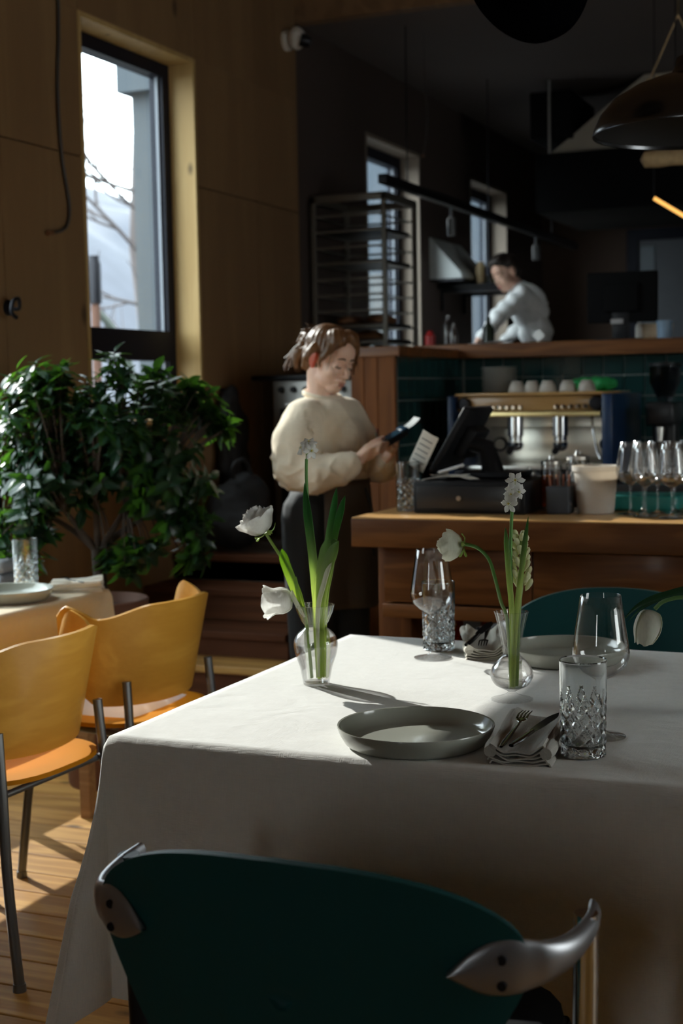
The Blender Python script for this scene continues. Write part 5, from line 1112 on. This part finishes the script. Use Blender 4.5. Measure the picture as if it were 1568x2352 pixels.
for k in range(12): place(MB().tube([(-1.12+.117*math.cos(k*PI/6), 6.40+.117*math.sin(k*PI/6), 2.590), (-1.12+.137*math.cos(k*PI/6), 6.40+.137*math.sin(k*PI/6), 2.708)], .006, 6), 'stake', WICK, t)
place(MB().lathe([(0, 2.586), (.118, 2.586), (.118, 2.594), (0, 2.594)], 30, (-1.12, 6.40, 0), False), 'base', WICK, t)
for s_ in (-1, 1): place(MB().tube([(-1.12+s_*.13, 6.40, 2.70), (-1.12, 6.40, 2.98), (-1.12, 6.40, 3.795)], .004, 6), 'hanging_string', WICK, t)
t = thing('bamboo_rod', 'thick pale bamboo rod beneath the dome lamp', 'rod', (-1.27, 6.33, 2.36))
place(MB().lathe([(0, 0)]+[(.034+.004*(k % 2), .02+.06*k) for k in range(14)]+[(0, .86)], 20, (0, 0, 0), False, None, Matrix.Translation((-1.27, 6.33, 2.363)) @ Matrix.Rotation(PI/2, 4, 'Y')), 'rod', WICK, t, 30)
for dx in (.15, .7): place(MB().tube([(-1.27+dx, 6.33, 2.398), (-1.27+dx, 6.33, 3.795)], .003, 6), 'cord', BLACKP, t)
t = thing('light_bar', 'slim glowing orange light bar at the right', 'lamp', (-1.30, 7.16, 2.27))
place(MB().tube([(-1.365, 7.14, 2.30), (-1.19, 7.205, 2.185)], .0095, 10), 'glow_tube', mat('warm_glow', (.8, .4, .1), .5, emit=(1, .50, .12), estr=1.3), t)
place(MB().tube([(-1.365, 7.14, 2.31), (-1.365, 7.14, 2.6), (-1.365, 7.14, 3.79 if False else 3.369)], .003, 6), 'cord', BLACKP, t)

# ------------------------------------------------------------ people
SKIN = mat('skin', (.78, .50, .37), .5, var=.06, scale=12, sss=.12)
SKIN2 = mat('skin_tan', (.62, .37, .27), .5, var=.06, scale=12, sss=.1)
HAIRB = mat('brown_hair', (.12, .058, .022), .45, var=.45, scale=60, stretch=(1, 1, .2), spec=.45, transl=.14, tcol=(.90, .50, .18))
HAIRD = mat('dark_hair', (.022, .014, .010), .5, var=.3, scale=50)
LIPS = mat('lips', (.42, .13, .11), .45); BROW = mat('eyebrow', (.07, .035, .02), .7); LASH = mat('lashes', (.02, .012, .01), .6)
def head_prims(M, k=1.0, male=False):
    def E(c, r): return ('e', tuple(M @ (Vector(c)*k)), tuple(x*k for x in r), M.to_3x3().to_4x4())
    def Cc(pts, rs): return ('c', [tuple(M @ (Vector(p)*k)) for p in pts], [r*k for r in rs])
    j = 1.12 if male else 1.0
    return [E((-.014, 0, .030), (.092, .073, .085)), E((.028, 0, -.030), (.058, .056*j, .074)), E((.050, 0, -.088), (.034, .030*j, .026)), E((.012, 0, -.070), (.055, .053*j, .036)),
            E((.050, .034, -.032), (.030, .024, .026)), E((.050, -.034, -.032), (.030, .024, .026)), E((.060, 0, .040), (.030, .050, .045)), E((.071, .024, .020), (.014, .026, .009)), E((.071, -.024, .020), (.014, .026, .009)),
            E((.068, .031, -.002), (.013, .015, .011)), E((.068, -.031, -.002), (.013, .015, .011)),
            Cc([(.082, 0, .006), (.096, 0, -.018), (.103, 0, -.034)], [.008, .009, .0105]), E((.092, .011, -.037), (.010, .008, .007)), E((.092, -.011, -.037), (.010, .008, .007)),
            E((.080, 0, -.058), (.016, .026, .012)), E((.083, 0, -.062), (.011, .021, .0065)), E((.081, 0, -.072), (.011, .018, .007)),
            E((-.010, .076, -.006), (.017, .008, .030)), E((-.010, -.076, -.006), (.017, .008, .030)), E((-.006, .077, -.028), (.010, .007, .012)), E((-.006, -.077, -.028), (.010, .007, .012))]
def face_parts(t, M, k, brow=BROW, lips=LIPS, moff=Vector((0, 0, 0))):
    X = lambda p: M @ (Vector(p)*k)
    for s_ in (-1, 1):
        MB().tube(spline([tuple(X((.0835, s_*.010, .0225))), tuple(X((.0875, s_*.026, .0275))), tuple(X((.0765, s_*.046, .0215)))], 10), [.0022*k, .003*k, .0034*k, .0034*k, .0034*k, .0032*k, .003*k, .0026*k, .002*k, .0014*k, .001*k], 6).build('eyebrow', brow, t)
        MB().tube(spline([tuple(X((.0775, s_*.017, -.0070))), tuple(X((.0826, s_*.030, -.0095))), tuple(X((.0745, s_*.044, -.0066)))], 10), .0020*k, 6).build('eyelashes', LASH, t)
    MB().ell(X((.0900, 0, -.0625)), (.0050*k, .0190*k, .0038*k), 16, 8, M.to_3x3().to_4x4()).build('upper_lip', lips, t, 180)
    MB().ell(X((.0885, 0, -.0715)), (.0052*k, .0165*k, .0046*k), 16, 8, M.to_3x3().to_4x4()).build('lower_lip', lips, t, 180)

# -- waitress. local x = across the picture, y = away from the camera, z up
WA = math.atan2(.395, .918)
wm = thing('person', 'woman in a cream sweatshirt looking down at a card terminal', 'person', (-2.08, 4.83, 0), WA)
HM = Matrix.Translation((-.026, -.01, 1.497)) @ Matrix.Rotation(R(-45), 4, 'Z') @ Matrix.Rotation(R(19), 4, 'Y') @ Matrix.Rotation(R(-5), 4, 'X')
fx, fy = .73, -.68
prims = head_prims(HM, .985)
neck0 = HM @ Vector((-.030, 0, -.055))
prims += [('c', [tuple(neck0), (-.065, .012, 1.40), (-.065, .015, 1.33)], [.053, .050, .062]),
          ('c', [(-.06, .02, 1.28), (-.05, .01, 1.12), (-.05, 0, .95)], [.105, .10, .105]), ('c', [(-.14, -.10, 1.30), (-.17, -.15, 1.12)], [.045, .04]), ('c', [(-.17, -.155, 1.10), (-.04, -.195, 1.10), (.055, -.205, 1.128)], [.038, .033, .024]),
          ('c', [(.02, .11, 1.30), (.11, .07, 1.10)], [.045, .04]), ('c', [(.12, .06, 1.09), (.155, -.05, 1.12), (.165, -.085, 1.132)], [.036, .028, .023]),
          ('c', [(-.11, -.05, .90), (-.115, -.06, .50), (-.11, -.05, .08)], [.08, .055, .036]), ('c', [(.0, .05, .90), (.01, .06, .50), (.0, .06, .08)], [.08, .055, .036])]
# hands closed on the terminal
def hand(prims, wrist, kn, palmn, fingers, thumb, s_=1.0):
    w_, k_ = Vector(wrist), Vector(kn); ax = (k_-w_).normalized(); n = Vector(palmn).normalized(); side = ax.cross(n).normalized()
    prims.append(('c', [tuple(w_), tuple(w_.lerp(k_, .35))], [.021*s_, .022*s_]))
    for j in (-1.1, -.4, .3, 1.0):
        q = k_+side*(.017*j*s_); prims.append(('c', [tuple(w_.lerp(k_, .3)+side*(.012*j*s_)), tuple(q)], [.0125*s_, .0105*s_]))
    for j, f_ in zip((-1.1, -.4, .3, 1.0), fingers):
        q = k_+side*(.017*j*s_); prims.append(('c', [tuple(q)]+[tuple(x) for x in f_], [.0098*s_, .0088*s_, .0080*s_, .0070*s_][:len(f_)+1]))
    prims.append(('c', [tuple(w_.lerp(k_, .25)+side*(.014*s_))]+[tuple(x) for x in thumb], [.0125*s_, .0112*s_, .0095*s_, .0078*s_][:len(thumb)+1]))
dv0, dv1 = Vector((.112, -.190, 1.168)), Vector((.232, -.150, 1.232))   # terminal axis
da = (dv1-dv0).normalized(); dn = Vector((-.42, -.25, .87)); dn = (dn-da*dn.dot(da)).normalized(); ds = da.cross(dn)
def D(a, s_, n): return dv0.lerp(dv1, a)+ds*s_+dn*n
hand(prims, (.052, -.205, 1.128), (.112, -.214, 1.163), (.3, .5, .8),
     [[(.138, -.222, 1.166), (.150, -.206, 1.165), (.152, -.19, 1.168)], [(.142, -.224, 1.176), (.157, -.207, 1.172), (.160, -.19, 1.174)], [(.146, -.222, 1.186), (.166, -.205, 1.182), (.170, -.188, 1.183)], [(.148, -.218, 1.194), (.172, -.204, 1.194), (.180, -.187, 1.196)]],
     [(.098, -.21, 1.182), (.128, -.205, 1.202), (.158, -.196, 1.215)])
hand(prims, (.165, -.085, 1.132), (.188, -.118, 1.160), (-.8, -.3, .3),
     [[(.196, -.140, 1.160), (.184, -.158, 1.164), (.17, -.165, 1.170)], [(.202, -.140, 1.170), (.194, -.160, 1.176), (.182, -.170, 1.184)], [(.207, -.136, 1.182), (.204, -.158, 1.192), (.196, -.170, 1.203)], [(.208, -.130, 1.192), (.210, -.152, 1.206), (.206, -.166, 1.218)]],
     [(.176, -.105, 1.176), (.178, -.125, 1.200), (.184, -.143, 1.218)], .95)
fused('body', prims, .0038, SKIN, wm, 4)
face_parts(wm, HM, .985)
SWT = linen('sweatshirt_fleece', (.86, .74, .57), .9, weave=260, bump=.3)
def folds(p, n):
    big = .013*noise.noise(Vector((p.x*8+3, p.y*8, p.z*6))); r1 = 1-abs(noise.noise(Vector((p.x*10+p.z*9, p.y*7, p.z*5-p.x*6))))*2
    r2 = 1-abs(noise.noise(Vector((p.x*16-p.z*14+5, p.y*12, p.z*12))))*2
    low = smoothstep(1.26, 1.10, p.z)
    return p+n*(big+.010*max(0, r1)**3*(.45+.55*low)+.007*max(0, r2)**3*low)
sw = fused('sweatshirt', [('e', (-.050, .010, 1.19), (.145, .130, .165)), ('e', (-.050, .005, 1.275), (.140, .130, .095)), ('e', (-.058, .008, 1.325), (.098, .092, .046)), ('e', (-.030, .0, 1.11), (.130, .122, .066)), ('e', (.03, -.05, 1.20), (.085, .085, .10)), ('e', (.0, .05, 1.30), (.095, .09, .06)),
    ('e', (-.115, -.065, 1.275), (.085, .085, .080)), ('c', [(-.120, -.080, 1.285), (-.155, -.125, 1.20), (-.158, -.160, 1.11)], [.078, .088, .082]), ('c', [(-.158, -.165, 1.11), (-.085, -.195, 1.092), (.0, -.206, 1.106), (.038, -.207, 1.122)], [.082, .072, .055, .042]),
    ('c', [(.030, .10, 1.29), (.09, .09, 1.19), (.115, .06, 1.10)], [.070, .068, .060]), ('c', [(.115, .06, 1.10), (.150, -.01, 1.095), (.160, -.065, 1.118)], [.058, .050, .040])], .0065, SWT, wm, 10, folds)
for nm, a, b, r in (('cuff', (.022, -.207, 1.112), (.058, -.207, 1.131), .036), ('cuff', (.158, -.048, 1.110), (.166, -.085, 1.132), .034)):
    MB().tube([a, tuple(Vector(a).lerp(Vector(b), .2)), tuple(Vector(a).lerp(Vector(b), .8)), b], [r*.96, r*1.04, r*1.02, r*.93], 24, True).build(nm, SWT, wm, 60)
MB().lathe([(.064, 0), (.075, .002), (.076, .013), (.068, .020), (.061, .016)], 36, (0, 0, 0), False, None, Matrix.Translation((-.060, .004, 1.360)) @ Matrix.Rotation(R(-47), 4, 'Z') @ Matrix.Rotation(R(14), 4, 'Y')).build('collar', SWT, wm, 180)
MB().lathe([(.128, 1.045), (.136, 1.05), (.138, 1.085), (.130, 1.095)], 40, (-.030, 0, 0), False, lambda a, i, z: 1+.02*math.sin(a*9)).build('hem', SWT, wm, 180)
# embroidered patch on the chest: a flat reddish motif with pale stitching
PT = mat('stitch_red', (.38, .14, .12), .8); PG = mat('stitch_green', (.38, .40, .33), .8)
for k, (a, z, w_, mt_) in enumerate(((-.35, 1.235, .020, PT), (-.32, 1.205, .018, PG), (-.48, 1.222, .014, PG), (-.24, 1.222, .014, PT))):
    ang = a; c = Vector((.055+.0, -.055, z)); dr = Vector((math.cos(ang), math.sin(ang), 0)); q = c+dr*.088
    MB().lathe([(0, 0), (w_*.5, 0), (w_*.5, .0035), (0, .004)], 10, (0, 0, 0), False, None, Matrix.Translation(q) @ frame_of(dr)).build('embroidery', mt_, wm)
TRS = mat('charcoal_trousers', (.022, .024, .026), .85, bump=.15, bscale=200)
tro = fused('trousers', [('e', (-.055, .0, .99), (.135, .125, .09)), ('c', [(-.105, -.045, .93), (-.115, -.06, .50), (-.11, -.05, .07)], [.112, .088, .072]), ('c', [(.0, .04, .93), (.02, .06, .50), (.0, .06, .07)], [.108, .086, .070])], .009, TRS, wm, 4, lambda p, n: p+n*(.006*noise.noise(Vector((p.x*12, p.y*12, p.z*5)))))
def apron(u, v):
    a = R(-62)+R(-52+118*u)+R(20); z = lerp(1.06, .60, v); r_ = .150+.045*v+.012*math.sin(u*14+v*2)*v; return (-.045+r_*math.cos(a)*1.02, -.01+r_*math.sin(a), z)
MB().grid(apron, 40, 20, .003).build('apron', mat('brown_apron', (.075, .052, .032), .85, bump=.2, bscale=160), wm, 180)
MB().tube(spline([(.09, -.09, 1.03), (.115, -.10, .95), (.112, -.102, .86), (.12, -.10, .78)], 12), .005, 8).build('apron_string', TRS, wm)
for (x, y_) in ((-.11, -.05), (.0, .06)):
    fused('shoe', [('c', [(x-.02, y_+.02, .045), (x+.07, y_-.065, .035)], [.040, .036])], .008, BLACKP, wm, 3).location.z = .0
EAR = mat('sunlit_ear', (.62, .24, .15), .5, transl=.55, tcol=(.95, .16, .05))
for s_ in (-1, 1): fused('ear', [('e', tuple(HM @ Vector((-.010, s_*.079, -.004))), (.019, .0085, .032), HM.to_3x3().to_4x4()), ('e', tuple(HM @ Vector((-.004, s_*.079, -.028))), (.010, .007, .012), HM.to_3x3().to_4x4())], .003, EAR, wm, 2)
# hair: cap, parted fringe, bun and loose strands
def HE(c, r): return ('e', tuple(HM @ Vector(c)), r, HM.to_3x3().to_4x4())
def HC(pts, rs): return ('c', [tuple(HM @ Vector(p)) for p in pts], rs)
def strand(p, n):
    q = HM.inverted() @ p; a = math.atan2(q.y, q.x+.02); return p+n*(.0012*math.sin(q.z*50+a*26+6*noise.noise(q*9))+.0016*noise.noise(q*40))
hair = fused('hair', [HE((-.026, 0, .046), (.094, .081, .080)), HE((-.045, 0, .005), (.074, .076, .065)), HE((-.070, 0, -.040), (.040, .050, .036)), HE((.030, .030, .085), (.046, .040, .040)), HE((.030, -.030, .085), (.046, .040, .040)),
    HC([(.050, .006, .108), (.060, .042, .080), (.052, .068, .040), (.046, .080, .000), (.055, .084, -.04)], [.016, .018, .014, .009, .004]), HC([(.050, -.006, .108), (.058, -.042, .082), (.046, -.068, .046), (.030, -.076, .014), (.024, -.078, -.008), (.030, -.076, -.030)], [.016, .018, .016, .011, .006, .003]),
    HC([(-.02, -.074, .03), (-.045, -.072, -.01), (-.07, -.045, -.05)], [.022, .02, .015]), HC([(-.02, .074, .03), (-.045, .072, -.01), (-.07, .045, -.05)], [.022, .02, .015]), HC([(-.085, 0, .04), (-.125, 0, .035)], [.03, .022])], .0045, HAIRB, wm, 2, strand)
bun = fused('hair_bun', [HE((-.146, .0, .022), (.020, .026, .028)), HC([(-.145, -.010, .01), (-.160, -.015, -.03), (-.150, -.012, -.075)], [.020, .016, .008]), HC([(-.150, .015, .01), (-.175, .012, -.02), (-.178, .0, -.055)], [.018, .013, .006]), HC([(-.150, 0, .05), (-.178, .004, .045), (-.19, 0, .01)], [.014, .010, .005])], .004, HAIRB, wm, 2, strand)
MB().lathe([(.020, -.006), (.026, 0), (.020, .006), (.015, 0), (.020, -.006)], 20, (0, 0, 0), False, None, HM @ Matrix.Translation((-.124, 0, .034)) @ Matrix.Rotation(PI/2, 4, 'Y')).build('hair_tie', BLACKP, wm, 60)
rs_ = random.Random(5); lk = MB()
for k in range(90):
    a = rs_.uniform(0, 2*PI); e = rs_.uniform(-.2, .75); base = Vector((-.026+.092*math.cos(a)*math.cos(e), .080*math.sin(a)*math.cos(e), .046+.080*math.sin(e)))
    if base.x > .03 and base.z < .08: base = Vector((.06, .066*rs_.choice((-1, 1)), .03))
    d = Vector((-.7, rs_.uniform(-.4, .4), rs_.uniform(-.6, .15))) if base.x < .04 else Vector((.15, .25*(1 if base.y > 0 else -1), -1)); L = rs_.uniform(.02, .06); d.normalize()
    o_ = (base-Vector((-.026, 0, .046))).normalized()
    lk.tube([tuple(HM @ (base-o_*.004)), tuple(HM @ (base+d*L*.5+o_*.008)), tuple(HM @ (base+d*L+o_*rs_.uniform(.0, .014)))], [.0011, .0009, .0005], 4)
for k in range(26):
    s_ = rs_.uniform(-.3, .3); lk.tube(spline([tuple(HM @ Vector((-.15, s_*.08, .02))), tuple(HM @ Vector((-.172+.02*s_, s_*.12, -.03))), tuple(HM @ Vector((-.165+rs_.uniform(-.03, .02), s_*.15, -.085+rs_.uniform(-.02, .03))))], 6), .0010, 4)
lk.build('loose_strands', HAIRB, wm, None, kind='stuff')
t = thing('card_terminal', 'dark card terminal with paper slip held by the woman', 'card terminal', (-2.08, 4.83, 0), WA)
Md = Matrix((da, ds, dn)).transposed().to_4x4(); Md.translation = dv0.lerp(dv1, .5)
MB().box((-.075, -.034, -.011), (.075, .034, .011), .006, Md).build('body', BLACKP, t, 40)
MB().box((-.002, -.028, .0112), (.055, .028, .0128), .001, Md).build('display', mat('blue_display', (.008, .03, .05), .15), t)
MB().box((.055, -.032, -.006), (.085, .032, .019), .008, Md).build('printer_head', mat('blue_black', (.015, .04, .07), .15), t, 40)
kp = MB()
for i in range(3):
    for j in range(4): kp.box((-.062+.015*j, -.022+.016*i, .0112), (-.052+.015*j, -.010+.016*i, .0135))
kp.build('keypad', GREYW, t)
MB().grid(lambda u, v: Md @ Vector((.085+.055*u, .027*(2*v-1), .010+.012*u*u)), 8, 4, .0006).build('paper_slip', mat('slip_grey', (.20, .215, .215), .7), t)

# -- cook in the kitchen, leaning on the pass
MAo = math.atan2(.275, .961)
mp_ = thing('person', 'young man in a white shirt leaning over behind the pass', 'person', (-2.66, 9.3, .65), MAo)
ZK = -.65
HM2 = Matrix.Translation((-.100, -.02, 2.142+ZK)) @ Matrix.Rotation(R(-142), 4, 'Z') @ Matrix.Rotation(R(20), 4, 'Y') @ Matrix.Rotation(R(10), 4, 'X')
def zz(pts): return [(a, b, c+ZK) for a, b, c in pts]
pr = head_prims(HM2, .98, True)
pr += [('c', zz([(-.07, 0, 2.10), (-.02, .01, 2.04), (.02, .01, 1.99)]), [.055, .056, .06]), ('c', zz([(.06, .02, 1.90), (.10, .02, 1.70), (.10, .03, 1.55)]), [.095, .085, .09]),
       ('c', zz([(.0, -.10, 1.99), (-.15, -.16, 1.86), (-.275, -.22, 1.70)]), [.045, .036, .028]), ('c', zz([(.08, .14, 1.99), (.02, .22, 1.84), (-.14, .12, 1.68)]), [.045, .036, .026]),
       ('c', zz([(.06, -.05, 1.55), (.05, -.05, 1.12), (.07, -.05, .74)]), [.085, .06, .04]), ('c', zz([(.13, .08, 1.55), (.13, .10, 1.12), (.14, .10, .74)]), [.085, .06, .04])]
def sh_(p): return tuple(Vector(p)+Vector((0, 0, ZK)))
hand(pr, sh_((-.275, -.22, 1.70)), sh_((-.315, -.245, 1.645)), (.3, .4, .8), [[sh_((-.33, -.262, 1.622)), sh_((-.34, -.275, 1.612))], [sh_((-.336, -.255, 1.622)), sh_((-.349, -.266, 1.612))], [sh_((-.34, -.246, 1.624)), sh_((-.354, -.256, 1.614))], [sh_((-.342, -.236, 1.626)), sh_((-.354, -.244, 1.617))]], [sh_((-.285, -.25, 1.66)), sh_((-.29, -.275, 1.64))])
hand(pr, sh_((-.14, .12, 1.68)), sh_((-.19, .09, 1.64)), (.3, .4, .8), [[sh_((-.21, .07, 1.62))], [sh_((-.215, .08, 1.62))], [sh_((-.215, .09, 1.62))], [sh_((-.21, .10, 1.62))]], [sh_((-.17, .08, 1.63))])
fused('body', pr, .0065, SKIN2, mp_, 4)
face_parts(mp_, HM2, .98, mat('dark_brow', (.02, .012, .01), .7))
SHT = linen('white_shirt_cotton', (.90, .91, .91), .85, weave=200, bump=.2)
fused('shirt', [('e', sh_((.06, .02, 1.90)), (.125, .135, .15)), ('e', sh_((.095, .02, 1.76)), (.115, .13, .12)), ('c', zz([(-.01, -.095, 1.985), (.04, 0, 2.015), (.085, .125, 1.99)]), [.066, .07, .066]), ('c', zz([(-.01, -.10, 1.98), (-.15, -.16, 1.86), (-.262, -.212, 1.712)]), [.066, .056, .040]), ('c', zz([(.08, .14, 1.98), (.02, .22, 1.84), (-.12, .13, 1.69)]), [.062, .054, .038])], .011, SHT, mp_, 4, lambda p, n: p+n*(.010*noise.noise(Vector((p.x*10, p.y*10, p.z*8)))+.005*math.sin(p.z*60+p.x*50)))
MB().lathe([(.056, 0), (.066, .004), (.064, .035), (.055, .04)], 28, (0, 0, 0), False, None, Matrix.Translation(sh_((-.018, .01, 2.035))) @ Matrix.Rotation(R(-25), 4, 'Y')).build('collar', SHT, mp_, 180)
MB().tube(spline([sh_((-.01, -.11, 2.07)), sh_((.06, -.085, 2.055)), sh_((.13, -.075, 1.99)), sh_((.17, -.06, 1.93))], 14), .013, 8, True, .35, (0, -1, 0)).build('apron_strap', mat('white_strap', (.80, .82, .82), .7), mp_)
fused('trousers', [('e', sh_((.10, .02, 1.62)), (.125, .135, .10)), ('c', zz([(.06, -.05, 1.55), (.05, -.05, 1.12), (.07, -.05, .72)]), [.105, .08, .06]), ('c', zz([(.13, .08, 1.55), (.13, .10, 1.12), (.14, .10, .72)]), [.105, .08, .06])], .012, TRS, mp_, 3)
def HE2(c, r): return ('e', tuple(HM2 @ Vector(c)), r, HM2.to_3x3().to_4x4())
fused('hair', [HE2((-.028, 0, .052), (.092, .080, .076)), HE2((-.050, 0, .005), (.066, .074, .06)), HE2((.040, .020, .100), (.046, .042, .030)), HE2((.040, -.025, .098), (.046, .042, .030)), HE2((.0, 0, .115), (.06, .055, .03))], .007, HAIRD, mp_, 2, lambda p, n: p+n*.008*noise.noise(p*45))
for (x, y_) in ((.07, -.05), (.14, .10)): fused('shoe', [('c', [(x+.02, y_+.01, .042), (x-.09, y_-.05, .036)], [.040, .036])], .01, BLACKP, mp_, 2)
